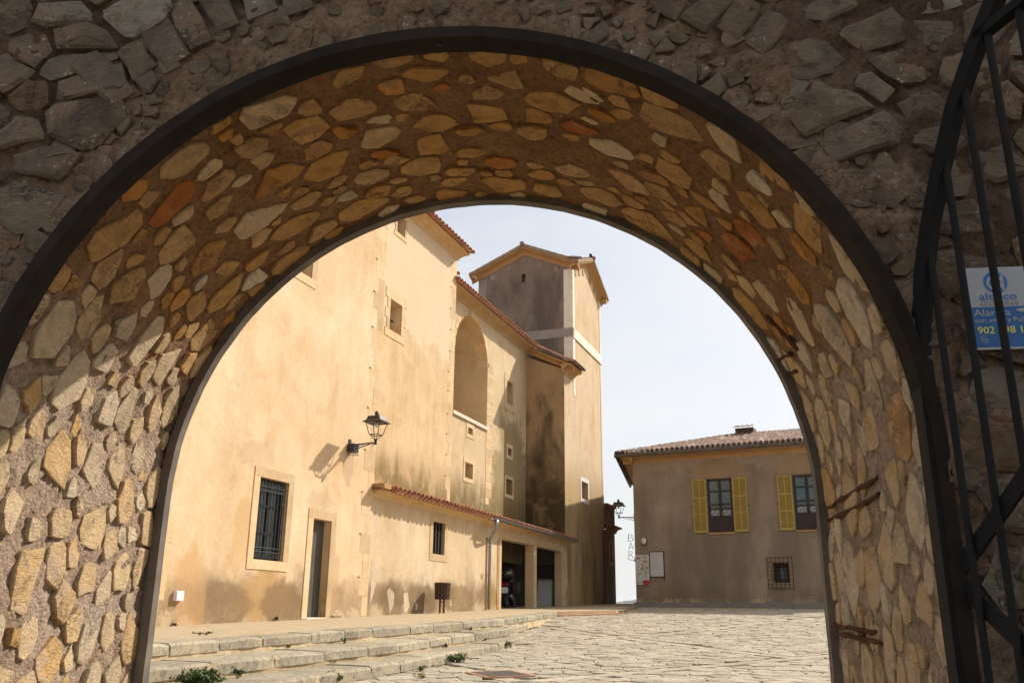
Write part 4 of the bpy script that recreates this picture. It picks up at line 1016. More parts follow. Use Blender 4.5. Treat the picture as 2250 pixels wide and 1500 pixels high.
for (na, sa, nb, sb, out) in ((NE, STW, NE, SE1, (1, 0, 0)), (NTL, STW, NE, STW, (0, -1, 0)), (NE, SE1, NTL, SE1, (0, 1, 0)), (NTL, SE1, NTL, STW, (-1, 0, 0))):
    a, b = Vector((na, sa, ZT - .03)), Vector((nb, sb, ZT - .03)); mid = (a + b) / 2 + Vector((0, 0, 1.02)); d = (b - a).normalized() * OV
    dz = Vector((0, 0, -1.02 * OV / ((b - a).length / 2)))
    rake(a - d + dz, mid, out, 'raking_cornice', 'ochre_trim', OV, .28); rake(mid, b + d + dz, out, 'raking_cornice', 'ochre_trim', OV, .28)
    for p0, p1 in ((a - d + dz, mid), (b + d + dz, mid)):
        o1, o2 = Vector(out) * (OV - .12), Vector(out) * (OV + .05); zz = Vector((0, 0, 1))
        vs = [p_ + o_ + zz * h_ for p_ in (p0, p1) for o_, h_ in ((o1, .285), (o2, .285), (o2, .43), (o1, .43))]
        MB().add(vs, [(0, 1, 2, 3), (7, 6, 5, 4), (0, 4, 5, 1), (1, 5, 6, 2), (2, 6, 7, 3), (3, 7, 4, 0)]).build('verge', 'verge_tile', troof)
    o3 = Vector(out) * (OV - .06)
    for p0, p1 in ((a - d + dz, mid), (b + d + dz, mid)):
        u = (p1 - p0); L = u.length; u.normalize(); q = 0
        while q < L - .1:
            lat = Vector(out); lat = lat if (lat.cross(u)).z > 0 else -lat
            link('roof_tile', tile_old, troof, mtx=tile_matrix(p0 + u * q + o3 + Vector((0, 0, .42)), lat, u, False, rng.uniform(-.08, .08))); q += .37
mb = MB(); mb.tube([(cn, STW - OV - .12, AP + .02), (cn, cs, AP + .05)], .11, 8); mb.build('ridge_tile', 'old_terracotta', troof)
mb = MB(); mb.tube([(NE + OV + .12, cs, AP + .02), (cn, cs, AP + .05)], .11, 8); mb.build('ridge_tile', 'old_terracotta', troof)
for q in range(6): link('roof_tile', tile_old, troof, mtx=tile_matrix((NE + OV - .1 - .2 * q * 0, STW - OV - .05 + .22 * q, ZT + .30 + .09 * q), (0, 1, 0), (-1, 0, .3)))
# little roof over the lower block, its rake towards the camera and its eave over the square
pr = cavetto(.26, .32); mb = MB()
p0, p1 = Vector((NE + .45, SD, 10.18)), Vector((NC + .12, SD, 11.18))
mb.sweep(pr, lambda p_, q, t: p0 + (p1 - p0) * t + Vector((0, -p_, q)), [0, 1]); mb.build('raking_cornice', 'ochre_trim', tw_)
mb = MB(); mb.sweep(cavetto(.38, .42), lambda p_, q, t: (NE + p_, t, 10.12 + q), [SD - .34, STW + .02]); mb.build('cornice', 'ochre_trim', tw_)
mb = MB(); mb.add([(NE + .5, SD - .36, 10.5), (NE + .5, STW, 10.5), (NC - .3, STW, 11.62), (NC - .3, SD - .36, 11.62)], [(0, 1, 2, 3)]); lroof = mb.build('roof', 'terracotta', tw_)
eave_row(lroof, (NE + .58, SD - .42, 10.5), (NE + .58, STW - .03, 10.5), (-1, 0, .5), tile_old, .22)
u = Vector((-1, 0, .53)).normalized(); q = 0
while q < 2.0:
    link('roof_tile', tile_new, lroof, mtx=tile_matrix(Vector((NE + .52, SD - .32, 10.52)) + u * q, (0, 1, 0), u, False)); q += .36

# ================================================================== CHAPEL BEYOND THE TOWER
cp = thing('chapel', 'reddish brown low chapel with a moulded cornice and box parapet beyond the tower', 'chapel', (0, 0, EYE), -YC)
mb = MB(); mb.wall([(SE1 - .3, -.1), (44.25, -.1), (44.25, 4.0), (SE1 - .3, 4.0)], [rect(43.2, 43.65, 2.5, 3.35)], fx(NE + .04), [.3])
mb.add([(NE + .04, 44.25, -.1), (NE - 5, 44.25, -.1), (NE - 5, 44.25, 4.0), (NE + .04, 44.25, 4.0)], [(0, 1, 2, 3)]); mb.build('wall', 'chapel_plaster', cp)
mb = MB(); opening_frame(mb, 43.2, 43.65, 2.5, 3.35, .13, fx(NE + .04), .02); mb.build('window_surround', 'brick_edge', cp)
mb = MB(); mb.sweep(cavetto(.3, .32), lambda p_, q, t: (NE + .04 + p_, t, 3.95 + q), [SE1 + .2, 44.55]); mb.build('cornice', 'chapel_plaster', cp)
mb = MB(); mb.box(NE - 3, NE + .06, SE1 + .02, 44.1, 4.18, 5.15); mb.box(NE + .06, NE + .1, 42.5, 42.7, 4.25, 5.15); mb.box(NE + .06, NE + .1, 43.9, 44.1, 4.25, 5.15); mb.box(NE + .06, NE + .1, 42.7, 43.9, 4.95, 5.15); mb.box(NE + .06, NE + .1, 42.7, 43.9, 4.25, 4.4); mb.box(NE - 3, NE + .17, 42.42, 44.2, 5.15, 5.26); mb.build('parapet', 'chapel_plaster', cp)

# ================================================================== LEAN-TO WITH GARAGE
an = thing('lean_to', 'low ochre lean-to with two garage openings and a long tiled eave against the church', 'lean-to', (0, 0, EYE), -YC)
SL1 = 36.05; LW = rect(23.14, 23.93, 1.63, 2.52); G1, G2 = rect(28.5, 31.82, -.1, 2.48), rect(32.14, 35.25, -.1, 2.48)
mb = MB(); mb.wall([(A1 - .1, terr(A1) - .3), (SL1, terr(SL1) - .3), (SL1, 3.0), (A1 - .1, 3.0)], [LW, G1, G2], fx(NL), [.13, .32, .28], backs=False)
mb.add([(NL, SL1, 0), (NB, SL1, 0), (NB, SL1, 3.2), (NL, SL1, 3)], [(0, 1, 2, 3)])
lw = mb.build('wall', 'annex_plaster', an)
mb = MB()
y0, y1, n0, n1 = 27.8, 35.62, NL - .33, NL - 4.4
mb.add([(n0, y0, 0), (n0, y1, 0), (n1, y0, 0), (n1, y1, 0), (n0, y0, 2.85), (n0, y1, 2.85), (n1, y0, 2.85), (n1, y1, 2.85)], [(2, 3, 7, 6), (0, 2, 6, 4), (1, 5, 7, 3), (4, 6, 7, 5)])
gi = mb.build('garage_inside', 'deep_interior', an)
MB().box(-13.75, -13.2, y1 - .05, y1 - .01, .3, 1.95).build('inner_door', 'brown_wood', gi)
MB().box(-12.25, -11.45, y1 - .04, y1 - .012, .4, 2.0).build('inner_door', 'brown_wood', gi)
for a0, a1, z1 in ((28.28, 28.5, 2.62),): MB().box(NL - .1, NL + .02, a0, a1, terr(28) - .1, z1).build('jamb', 'sandstone', lw)
MB().box(NL - .1, NL + .018, 28.502, 35.0, 2.482, 2.66).build('lintel', 'sandstone', lw)
mb = MB(); mb.box(NL - .325, NL + .012, 31.815, 32.145, -.1, 2.478); mb.build('pillar', 'sandstone', lw)
z = .3
while z < 2.4: MB().box(NL - .29, NL + .014, 35.245, 35.8, z, min(z + .42, 2.476)).build('jamb_stone', 'sandstone', lw, origin=(NL, 34.7, z)); z += .43
mb = MB(); opening_frame(mb, 23.14, 23.93, 1.63, 2.52, .19, fx(NL), .014); mb.build('window_surround', 'sandstone', lw)
wi = MB().box(NL - .14, NL - .12, 23.1, 23.97, 1.6, 2.55).build('window', 'dark_glass', lw)
for i in range(4): MB().box(NL - .07, NL - .04, 23.2 + i * .2, 23.27 + i * .2, 1.63, 2.52).build('grille_bar', 'brown_wood', wi)
cornice('cornice', an, NL, A1 - .02, SL1 + .25, 2.77, .20, .27)
mb = MB(); mb.add([(NL + .29, A1 - .1, 2.97), (NL + .29, SL1 + .25, 2.97), (NB, SL1 + .25, 3.28), (NB, A1 - .1, 3.28)], [(0, 1, 2, 3)]); mb.add([(NL + .29, A1 - .1, 2.94), (NL + .29, SL1 + .25, 2.94), (NL, SL1 + .25, 2.94), (NL, A1 - .1, 2.94)], [(0, 1, 2, 3)])
aroof = mb.build('roof', 'terracotta', an)
SLA = Vector((-1, 0, .21))
eave_row(aroof, (NL + .41, A1 + .32, 2.945), (NL + .41, SL1 + .2, 2.945), SLA, tile_new, .257)
mb = MB(); mb.box(NL - .6, NL + .38, A1 - .06, A1 + .3, 2.97, 3.09); mb.build('verge', 'ochre_trim', aroof)
for pl_ in ([(19.72, 1.25), (19.8, 1.3), (20.0, 1.1), (20.05, .75), (19.9, .45), (19.74, .2)], [(20.6, .55), (20.75, .62), (21.0, .5), (20.95, .22), (20.8, -.0), (20.68, .25)], [(21.5, .5), (21.75, .55), (21.85, .2), (21.7, .0), (21.55, .1)], [(24.4, .38), (24.55, .4), (24.55, .25), (24.42, .22)], [(22.2, .25), (22.3, .3), (22.35, .12), (22.22, .1)]):
    k = len(pl_); vs = []
    for x_ in (NL + .004, NL - .01): vs += [(x_, a + .03 * math.sin(7 * z), z) for a, z in pl_]
    MB().add(vs, [tuple(range(k))] + [(i, (i + 1) % k, k + (i + 1) % k, k + i) for i in range(k)]).build('bare_patch', 'bare_plaster', lw)
# zinc gutter and downpipe
mb = MB(); vs = []
for s in (26.55, SL1 + .2):
    for j in range(9): a = math.pi + math.pi * j / 8; vs.append((NL + .45 + .07 * math.cos(a), s, 2.965 + .075 * math.sin(a)))
    for j in range(9): a = 2 * math.pi - math.pi * j / 8; vs.append((NL + .45 + .062 * math.cos(a), s, 2.965 + .066 * math.sin(a)))
mb.add(vs, [(j, (j + 1) % 18, 18 + (j + 1) % 18, 18 + j) for j in range(18)] + [tuple(range(17, -1, -1)), tuple(range(18, 36))]); gt = mb.build('gutter', 'zinc', an)
mb = MB(); mb.tube([(NL + .45, 26.85, 2.9), (NL + .45, 26.9, 2.72), (NL + .38, 27.0, 2.6), (NL + .09, 27.28, 2.36), (NL + .07, 27.3, 2.25), (NL + .07, 27.3, .18)], [.075, .05, .045, .045, .045, .045], 10); dp = mb.build('downpipe', 'zinc', gt, True)
for z in (2.1, 1.2, .45): MB().tube([(NL + .07, 27.3, z), (NL + .07, 27.3, z + .05)], .055, 10).build('pipe_clip', 'zinc', gt)
for s0, L in ((27.12, .12), (28.14, .1)): MB().box(NL - .05, NL + .016, s0, s0 + L, .1, 2.4).build('pilaster_strip', 'ochre_trim', lw)
MB().box(NL, NL + .012, 26.76, 26.95, 1.09, 1.24).build('plaque', 'brick_edge', an)

# ================================================================== BAR HOUSE
bh = thing('bar_house', 'brown plastered two-storey house with yellow shutters and a hipped tile roof', 'house', BAR0, -YB)
BWD, EZ = 11.0, 6.45
SKY_ = math.atan(.167) + (YB - YC)                        # side wall runs slightly askew to the front
sd = Vector((-math.sin(math.atan(.167)) * 1.0, 0, 0))
side_dir = sc_ + nc_ * -.167; side_dir.normalize(); sdl = Vector((side_dir.dot(nb_), side_dir.dot(sb_), 0))
def ff(a, z, d): return (a, d, z)
WN = [(3.17, 4.19, 3.27, 5.43), (6.59, 7.61, 3.27, 5.40)]
GW = (5.58, 6.2, 1.3, 2.05)
mb = MB(); mb.wall([(0, .3), (BWD, .3), (BWD, EZ), (0, EZ)], [rect(*WN[0]), rect(*WN[1]), rect(*GW)], ff, [.16, .16, .34], backs=False)
q = sdl * 9
mb.add([(0, 0, .3), (q.x, q.y, .3), (q.x, q.y, EZ), (0, 0, EZ)], [(0, 1, 2, 3)]); mb.add([(BWD, 0, .3), (BWD, 8, .3), (BWD, 8, EZ), (BWD, 0, EZ)], [(0, 1, 2, 3)]); mb.add([(q.x, q.y, .3), (BWD, 8, .3), (BWD, 8, EZ), (q.x, q.y, EZ)], [(0, 1, 2, 3)])
hw = mb.build('wall', 'house_plaster', bh)
for a0, a1, z0, z1 in WN:
    # plaster hood patch of an earlier coat over the window
    ol = [(a0 - .55, z1 + .06), (a1 + .55, z1 + .06), (a1 + .5, z1 + .45), (a1 + .2, z1 + .72), ((a0 + a1) / 2, z1 + .82), (a0 - .25, z1 + .7), (a0 - .52, z1 + .42)]
    vs = [(a, -.006, z) for a, z in ol] + [(a, .01, z) for a, z in ol]; k = len(ol)
    MB().add(vs, [tuple(range(k))] + [(i, (i + 1) % k, k + (i + 1) % k, k + i) for i in range(k)]).build('plaster_patch', 'patch', hw)
    w = MB(); w.box(a0, a1, .12, .15, z0, z1); wd = w.build('window', 'deep_interior', hw)
    mm = (a0 + a1) / 2; fr_ = MB()
    fr_.box(a0, a0 + .09, .03, .11, z0, z1); fr_.box(a1 - .09, a1, .03, .11, z0, z1); fr_.box(a0 + .09, a1 - .09, .03, .11, z1 - .09, z1); fr_.box(mm - .055, mm + .055, .025, .108, z0, z1 - .09); fr_.box(a0 + .09, a1 - .09, .028, .107, z0, z0 + .66)
    for fz in (.945, 1.12, 1.66): fr_.box(a0 + .09, a1 - .09, .032, .105, z0 + fz - .03, z0 + fz + .025)
    fr_.build('frame', 'brown_wood', wd)
    for (b0, b1) in ((a0 + .09, mm - .055), (mm + .055, a1 - .09)):
        for (y0, y1) in ((.66, .915), (.97, 1.09), (1.145, 1.63), (1.685, z1 - z0 - .09)):
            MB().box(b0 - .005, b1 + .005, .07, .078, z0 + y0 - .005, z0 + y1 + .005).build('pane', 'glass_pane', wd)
        lc = MB()
        for i in range(7):
            for j in range(5):
                if (i * 3 + j * 5) % 4: 
                    x = b0 + .02 + (b1 - b0 - .05) * i / 6; z = z0 + .68 + j * .045
                    lc.add([(x, .066, z), (x + .03, .066, z + .008), (x + .026, .066, z + .036), (x - .004, .066, z + .028)], [(0, 1, 2, 3)])
        tag(lc.build('lace_curtain', 'lace', wd), kind='stuff')
    MB().box(a0 - .02, a1 + .02, -.03, .16, z0 - .06, z0 - .002).build('sill', 'ochre_trim', hw)
    for b0, b1 in ((a0 - .60, a0 - .03), (a1 + .03, a1 + .60)):
        sh = MB(); mw = .05
        sh.box(b0, b0 + mw, -.055, -.015, z0, z1); sh.box(b1 - mw, b1, -.055, -.015, z0, z1); sh.box((b0 + b1) / 2 - .02, (b0 + b1) / 2 + .02, -.054, -.016, z0 + .1, z1 - .06)
        H = z1 - z0
        for zz, hh in ((0, .1), (.72, .05), (1.38, .05), (H - .06, .06)): sh.box(b0 + mw, b1 - mw, -.053, -.017, z0 + zz, z0 + zz + hh)
        so = sh.build('shutter', 'yellow_paint', hw)
        lv = MB()
        for c0, c1 in ((b0 + mw, (b0 + b1) / 2 - .02), ((b0 + b1) / 2 + .02, b1 - mw)):
            z = z0 + .12
            while z < z1 - .09:
                lv.add([(c0, -.045, z), (c1, -.045, z), (c1, -.022, z + .05), (c0, -.022, z + .05)], [(0, 1, 2, 3)]); z += .042
        tag(lv.build('louvres', 'yellow_louvre', so), kind='stuff')
        MB().bar(((b0 if b0 < a0 else b1), -.06, z0 + 1.0), ((b0 - .07 if b0 < a0 else b1 + .07), -.06, z0 + 1.03), .02).build('catch', 'dark_iron', so)
# small barred window
wd = MB().box(GW[0], GW[1], .335, .36, GW[2], GW[3]).build('window', 'rust_red', hw)
mb = MB(); opening_frame(mb, GW[0], GW[1], GW[2], GW[3], .13, ff, .012); mb.build('window_surround', 'patch', hw)
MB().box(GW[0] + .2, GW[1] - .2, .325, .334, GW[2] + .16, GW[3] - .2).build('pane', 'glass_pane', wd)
gx0, gx1, gz0, gz1 = 5.39, 6.34, 1.08, 2.24
for i in range(7): MB().tube([(gx0 + (gx1 - gx0) * i / 6, -.10, gz0 - .02), (gx0 + (gx1 - gx0) * i / 6, -.10, gz1 + .02)], .011, 5).build('grille_bar', 'dark_iron', wd)
for i in range(8): MB().bar((gx0, -.10, gz0 + (gz1 - gz0) * i / 7), (gx1, -.10, gz0 + (gz1 - gz0) * i / 7), .014).build('grille_rail', 'dark_iron', wd)
for x in (gx0, gx1):
    for z in (gz0, gz1): MB().bar((x, -.10, z), (x, .02, z), .02).build('grille_stay', 'dark_iron', wd)
# plinth, cornice, gutter
MB().box(-.06, BWD, -.16, 0, .15, .56).build('plinth', 'shade_stone', bh)
pr = cavetto(.27, .42)
mb = MB(); mb.sweep(pr, lambda p_, q_, t: (t, -p_, EZ - .19 + q_), [-.42, BWD]); mb.build('cornice', 'ochre_trim', bh)
on = Vector((-sdl.y, sdl.x, 0))
if on.x > 0: on = -on
mb = MB(); mb.sweep(pr, lambda p_, q_, t: sdl * t + on * p_ + Vector((0, 0, EZ - .19 + q_)), [-.42, 9]); mb.build('cornice', 'ochre_trim', bh)
mb = MB(); mb.tube([(-.62, -.52, 6.56), (BWD, -.52, 6.56)], .075, 8); gt2 = mb.build('gutter', 'grey_metal', bh)
mb = MB(); e0 = Vector((-.55, -.52, 6.56)); mb.tube([e0, e0 + sdl * 9.5], .07, 8); mb.build('gutter', 'grey_metal', bh)
# hipped roof, tile by tile on the front slope
RY, RZ = 3.6, 7.82; AX = 3.55
E0 = Vector((-.55, -.55, 6.62)); up_f = Vector((0, RY + .55, RZ - 6.62)); Lf = up_f.length; upn = up_f.normalized()
mb = MB(); q9 = E0 + sdl * 9.5
mb.add([E0, (BWD + .5, -.55, 6.62), (BWD + .5, RY, RZ), (AX, RY, RZ)], [(0, 1, 2, 3)]); mb.add([E0, (AX, RY, RZ), (AX, RY + 1.4, RZ), q9], [(0, 1, 2, 3)])
mb.add([(AX, RY, RZ), (BWD + .5, RY, RZ), (BWD + .5, 8.6, 6.62), q9, (AX, RY + 1.4, RZ)], [(0, 1, 2, 3, 4)])
hr = mb.build('roof', 'old_terracotta', bh)
nrm = Vector((1, 0, 0)).cross(upn); rng = random.Random(9)
ncol = 0; x = -.42; tiles = []
while x < BWD:
    lim = Lf if x > AX else Lf * max(0, (x + .55) / (AX + .55)); r = 0; d = 0.0
    while d < lim - .05:
        tiles.append((x, d, r)); d += .36; r += 1
    x += .215
tiles.sort(key=lambda t: t[0] if t[0] < 7.9 else 99 + t[0]); stuff = MB()
for i, (x, d, r) in enumerate(tiles):
    pm = tile_matrix(Vector((x, -.58, 6.62)) + upn * d + nrm * (.05 + .012 * 1), (1, 0, 0), upn + nrm * .04, False, rng.uniform(-.1, .1))
    if i < 290: link('roof_tile', tile_old, hr, mtx=pm)
    else: stuff.add([pm @ v.co for v in tile_old.vertices], [tuple(p_.vertices) for p_ in tile_old.polygons])
    if d == 0.0:
        pm = tile_matrix(Vector((x + .107, -.57, 6.62)) + nrm * .05, (1, 0, 0), upn, True); stuff.add([pm @ v.co for v in tile_old.vertices], [tuple(p_.vertices) for p_ in tile_old.polygons])
upl = Vector((AX, RY + .7, RZ)) - (E0 + sdl * 4.0); upl = (upl - sdl * upl.dot(sdl)).normalized(); nl = sdl.cross(upl); nl = nl if nl.z > 0 else -nl
for i in range(42):
    for kk, fl in ((0, False), (.107, True)):
        q_ = E0 + sdl * (.2 + .215 * i + kk) + on * .06 + nl * .05
        pm = tile_matrix(q_, sdl if sdl.cross(upl).z > 0 else -sdl, upl, fl); stuff.add([pm @ v.co for v in tile_old.vertices], [tuple(p_.vertices) for p_ in tile_old.polygons])
tag(stuff.build('roof_tiles', 'old_terracotta', hr), kind='stuff')
hip = Vector((AX, RY, RZ)) - E0; Lh = hip.length; hn = hip.normalized(); d = 0
while d < Lh - .2:
    lat = hn.cross(Vector((0, 0, 1))).normalized()
    link('hip_tile', tile_old, hr, mtx=tile_matrix(E0 + hn * d + Vector((0, 0, .08)), lat, hn, False)); d += .35
x = AX
while x < 9: link('ridge_tile', tile_old, hr, mtx=tile_matrix((x, RY, RZ + .06), (0, -1, 0), (1, 0, 0), False)); x += .36
chm = MB(); chm.box(3.75, 4.55, RY - .3, RY + .4, RZ - .2, RZ + .3); co = chm.build('chimney', 'rust_red', hr)
for i in range(4):
    link('chimney_tile', tile_old, hr, mtx=tile_matrix((3.8 + i * .22, RY - .42, RZ + .3), (1, 0, 0), Vector((0, 1, .35)).normalized(), False))

# ================================================================== THINGS ON AND AROUND THE BUILDINGS
def lantern(name, label, base, out, grp):
    """wrought bracket on a wall at base, lantern standing on its end; local +x points away from the wall"""
    rz = math.atan2(out.y, out.x); t = thing(name, label, 'wall lamp', base, rz, grp)
    MB().box(0, .02, -.05, .05, -.16, .14).build('wall_plate', 'lantern_iron', t)
    MB().bar((.02, 0, .0), (.72, 0, .03), .025, .03).build('arm', 'lantern_iron', t)
    MB().bar((.02, 0, -.14), (.55, 0, .0), .018, .02).build('strut', 'lantern_iron', t)
    sc2 = MB()
    for cx, cz, r in ((.1, -.045, .035), (.19, -.03, .03), (.27, -.025, .022), (.36, -.015, .016), (.63, -.025, .025)): sc2.tube([(cx + r * math.cos(a), 0, cz + r * math.sin(a)) for a in [2 * math.pi * i / 12 for i in range(12)]], .006, 5, True)
    sc2.build('scroll', 'lantern_iron', t)
    x = .70
    MB().lathe([(.03, -.02), (.04, .0), (.03, .05), (.035, .08), (.05, .10), (.015, .115)], (x, 0, 0), 10).build('socket', 'lantern_iron', t)
    cr = MB(); b0, b1, h0, h1 = .115, .19, .21, .50
    for sx, sy in ((1, 1), (1, -1), (-1, 1), (-1, -1)):
        cr.tube([(x, 0, .1), (x + sx * .06, sy * .06, .14), (x + sx * .075, sy * .075, .18), (x + sx * b0, sy * b0, h0)], .008, 5)
        cr.bar((x + sx * b0, sy * b0, h0), (x + sx * b1, sy * b1, h1), .016)
    for b, h in ((b0, h0), (b1, h1)):
        for s in (1, -1): cr.bar((x - b, s * b, h), (x + b, s * b, h), .018); cr.bar((x + s * b, -b, h), (x + s * b, b, h), .018)
    cr.build('lantern_cage', 'lantern_iron', t)
    hd = MB(); pr = [(.27, .50), (.27, .512), (.2, .56), (.165, .65), (.10, .665), (.06, .67), (.05, .73), (.07, .735), (.05, .765), (.02, .785)]
    vs = []; n = 4
    for r, h in pr:
        for j in range(n): a = math.pi / 4 + math.pi / 2 * j; vs.append((x + r * math.sqrt(2) * .92 * math.cos(a) if h < .66 else x + r * math.cos(a), r * math.sqrt(2) * .92 * math.sin(a) if h < .66 else r * math.sin(a), h))
    hd.add(vs, [(i * n + j, i * n + (j + 1) % n, (i + 1) * n + (j + 1) % n, (i + 1) * n + j) for i in range(len(pr) - 1) for j in range(n)] + [(3, 2, 1, 0), tuple((len(pr) - 1) * n + j for j in range(n))])
    hd.build('lantern_roof', 'lantern_iron', t)
    MB().lathe([(.03, .5), (.045, .47), (.045, .42), (.02, .38)], (x, 0, 0), 10).build('bulb', 'light_glass', t)
    return t
la = lantern('wall_lantern', 'black wrought iron lantern on the sunlit church wall casting a long shadow', W(18.28, NA, 3.83), nc_, 'wrought iron wall lanterns')
mb = MB(); mb.box(.02, .2, -.12, .1, -.17, .02); jb = mb.build('junction_box', 'lantern_iron', la)
mb = MB()
for i in range(5): mb.tube([(.05 + .04 * i, -.1 + .04 * i, -.16), (.06 + .03 * i, -.1 + .05 * i, -.24 - .02 * (i % 3)), (.09 + .03 * i, -.06 + .04 * i, -.25), (.1 + .02 * i, -.05 + .03 * i, -.16)], .006, 4)
mb.build('cable', 'lantern_iron', la)
lb = lantern('wall_lantern', 'black iron lantern on the corner of the bar house against the sky', BW(-.02, .12, 4.02), Vector(-nb_), 'wrought iron wall lanterns')

# BAR letters on a bracket at the corner of the house
bs = thing('bar_sign', 'thin iron letters reading BAR hung from the corner of the house', 'sign', BW(0, 0, 0), -YB)
for ch_, z in (('B', 3.02), ('A', 2.68), ('R', 2.33)):
    me = text_mesh(ch_, 1.0, 1, -.028); xs = [v.co.x for v in me.vertices]; zs = [v.co.y for v in me.vertices]
    for v in me.vertices: v.co = (-.3 + (v.co.x - min(xs)) / (max(xs) - min(xs)) * .22, v.co.z * 18, z + (v.co.y - min(zs)) / (max(zs) - min(zs)) * .29)
    me.materials.clear(); me.materials.append(M['dark_iron']); link('letter', me, bs, (0, .05, 0))
mb = MB(); mb.bar((.0, .05, 2.2), (-.36, .05, 2.3), .02); mb.bar((0, .05, 2.35), (-.05, .05, 2.2), .05); mb.bar((0, .05, 3.16), (-.1, .05, 3.16), .012); mb.bar((0, .05, 2.8), (-.1, .05, 2.8), .012); mb.build('bracket', 'dark_iron', bs)
ov = thing('oval_wall_light', 'cream oval bulkhead light with a dark rim above the menu board', 'lamp', BW(.43, 0, 3.01), -YB)
for nm, r, y0, y1, mt in (('rim', 1.0, -.06, 0, 'dark_iron'), ('diffuser', .84, -.11, -.06, 'light_glass')):
    vs = []
    for y, k in ((y1, 1.0), (y0, .92)):
        for i in range(20): a = 2 * math.pi * i / 20; vs.append((.125 * r * k * math.cos(a), y, .17 * r * k * math.sin(a)))
    MB().add(vs, [(i, (i + 1) % 20, 20 + (i + 1) % 20, 20 + i) for i in range(20)] + [tuple(range(20)), tuple(range(39, 19, -1))]).build(nm, mt, ov)
mn = thing('menu_board', 'white menu board in a thin dark frame on two short legs', 'board', BW(.64, 0, 1.58), -YB)
MB().box(.02, .58, -.05, -.03, .0, .97).build('sheet', 'white_board', mn)
fm = MB(); fm.box(0, .02, -.06, -.02, -.16, 1.0); fm.box(.58, .61, -.06, -.02, -.16, 1.0); fm.box(.02, .58, -.06, -.02, .97, 1.0); fm.box(.02, .58, -.06, -.02, -.03, 0); fm.box(.0, .61, -.03, 0, .4, .5); fm.build('frame', 'rust_red', mn)
ln = MB()
for i, (z, a, b) in enumerate(((.9, .15, .42), (.85, .1, .4), (.74, .08, .32), (.69, .08, .4), (.61, .08, .26), (.56, .08, .34), (.48, .12, .36), (.43, .12, .3), (.35, .1, .33), (.3, .1, .37))): ln.box(a, b, -.0508, -.0502, z, z + .008)
ln.build('writing', 'ink', mn)
fp = thing('food_poster', 'white poster of pictured dishes with a red oval at its foot', 'poster', BW(.01, 0, 1.25), -YB)
MB().box(0, .60, -.05, -.01, 0, 1.2).build('sheet', 'white_board', fp)
rng = random.Random(2)
for x, z, r, mt in ((.13, 1.07, .075, 'food_orange'), (.42, 1.1, .08, 'food_yellow'), (.44, .93, .09, 'food_orange'), (.33, .79, .06, 'food_orange'), (.5, .69, .07, 'food_orange'), (.3, .64, .085, 'food_green'), (.45, .5, .075, 'food_green'), (.18, .45, .07, 'food_yellow'), (.28, .3, .09, 'lace'), (.42, .36, .05, 'food_green'), (.1, .1, .05, 'ink')):
    vs = []
    for i in range(10): a = 2 * math.pi * i / 10; q = r * rng.uniform(.75, 1.15); vs.append((x + q * 1.1 * math.cos(a), -.0515, z + q * .75 * math.sin(a)))
    MB().add(vs, [tuple(range(10))]).build('dish', mt, fp)
MB().add([(.46 + .17 * math.cos(2 * math.pi * i / 20), -.053, .09 + .1 * math.sin(2 * math.pi * i / 20)) for i in range(20)], [tuple(range(20))]).build('oval', 'food_red', fp)

# white meter box on the church
mbx = thing('meter_box', 'small white plastic box low on the sunlit church wall', 'box', W(12.82, NA, .175), -YC)
MB().box(0, .07, 0, .19, 0, .165).build('case', 'white_plastic', mbx); MB().box(.07, .078, .012, .178, .012, .153).build('lid', 'white_plastic', mbx)

# litter bin of slats on two posts
lbn = thing('litter_bin', 'brown slatted litter bin on two posts before the lean-to wall', 'litter bin', W(23.0, NL + .42, terr(23)), -YC)
for y in (-.13, .13): MB().box(-.02, .02, y - .02, y + .02, 0, .5).build('post', 'rust_red', lbn)
MB().bar((0, -.13, .3), (0, .13, .3), .025).build('crossbar', 'rust_red', lbn)
bk = MB(); bk.lathe([(.17, .38), (.18, .38), (.2, .76), (.205, .78), (.19, .78), (.17, .42)], (0, 0, 0), 16); bd = bk.build('bucket', 'rust_red', lbn)
for i in range(16):
    a = 2 * math.pi * i / 16; MB().bar((.195 * math.cos(a), .195 * math.sin(a), .36), (.218 * math.cos(a), .218 * math.sin(a), .79), .064, .014, (math.cos(a), math.sin(a), 0)).build('slat', 'rust_red', lbn)
MB().tube([(.222 * math.cos(a), .222 * math.sin(a), .79) for a in [2 * math.pi * i / 20 for i in range(20)]], .013, 6, True).build('rim', 'rust_red', lbn)

# motorbike in the first garage opening, seen from behind
mo = thing('motorcycle', 'black touring motorcycle parked inside the left garage opening, seen from behind', 'motorcycle', W(31.15, NL - .85, terr(31)), -YC - R_(80))
def wheel(parent, cx, r):
    w = MB(); w.tube([(cx + r * math.cos(a), 0, r + .02 + r * math.sin(a)) for a in [2 * math.pi * i / 24 for i in range(24)]], .075, 8, True); o = w.build('wheel', 'black_rubber', parent, True)
    MB().lathe([(r * .72, -.04), (r * .74, 0), (r * .72, .04)], (cx, 0, r + .02), 20, 'y').build('rim', 'zinc', o)
wheel(mo, -.25, .30); wheel(mo, -1.65, .30)
MB().box(-.35, .08, -.12, .12, .58, .66).build('tail_fairing', 'black_paint', mo)
b = MB(); b.lathe([(.02, 1.02), (.22, 1.03), (.31, 1.07), (.33, 1.16), (.32, 1.28), (.26, 1.38), (.1, 1.42), (.01, 1.42)], (-.12, 0, 0), 14); tc = b.build('top_case', 'black_paint', mo, True)
for y in (-.22, .1): MB().box(.17, .2, y, y + .15, 1.2, 1.235).build('reflector', 'reflector', mo)
MB().box(-.05, .12, -.1, .1, .78, .88).build('tail_light', 'tail_red', mo)
MB().box(.1, .115, -.12, .12, .52, .72).build('number_plate', 'white_plastic', mo)
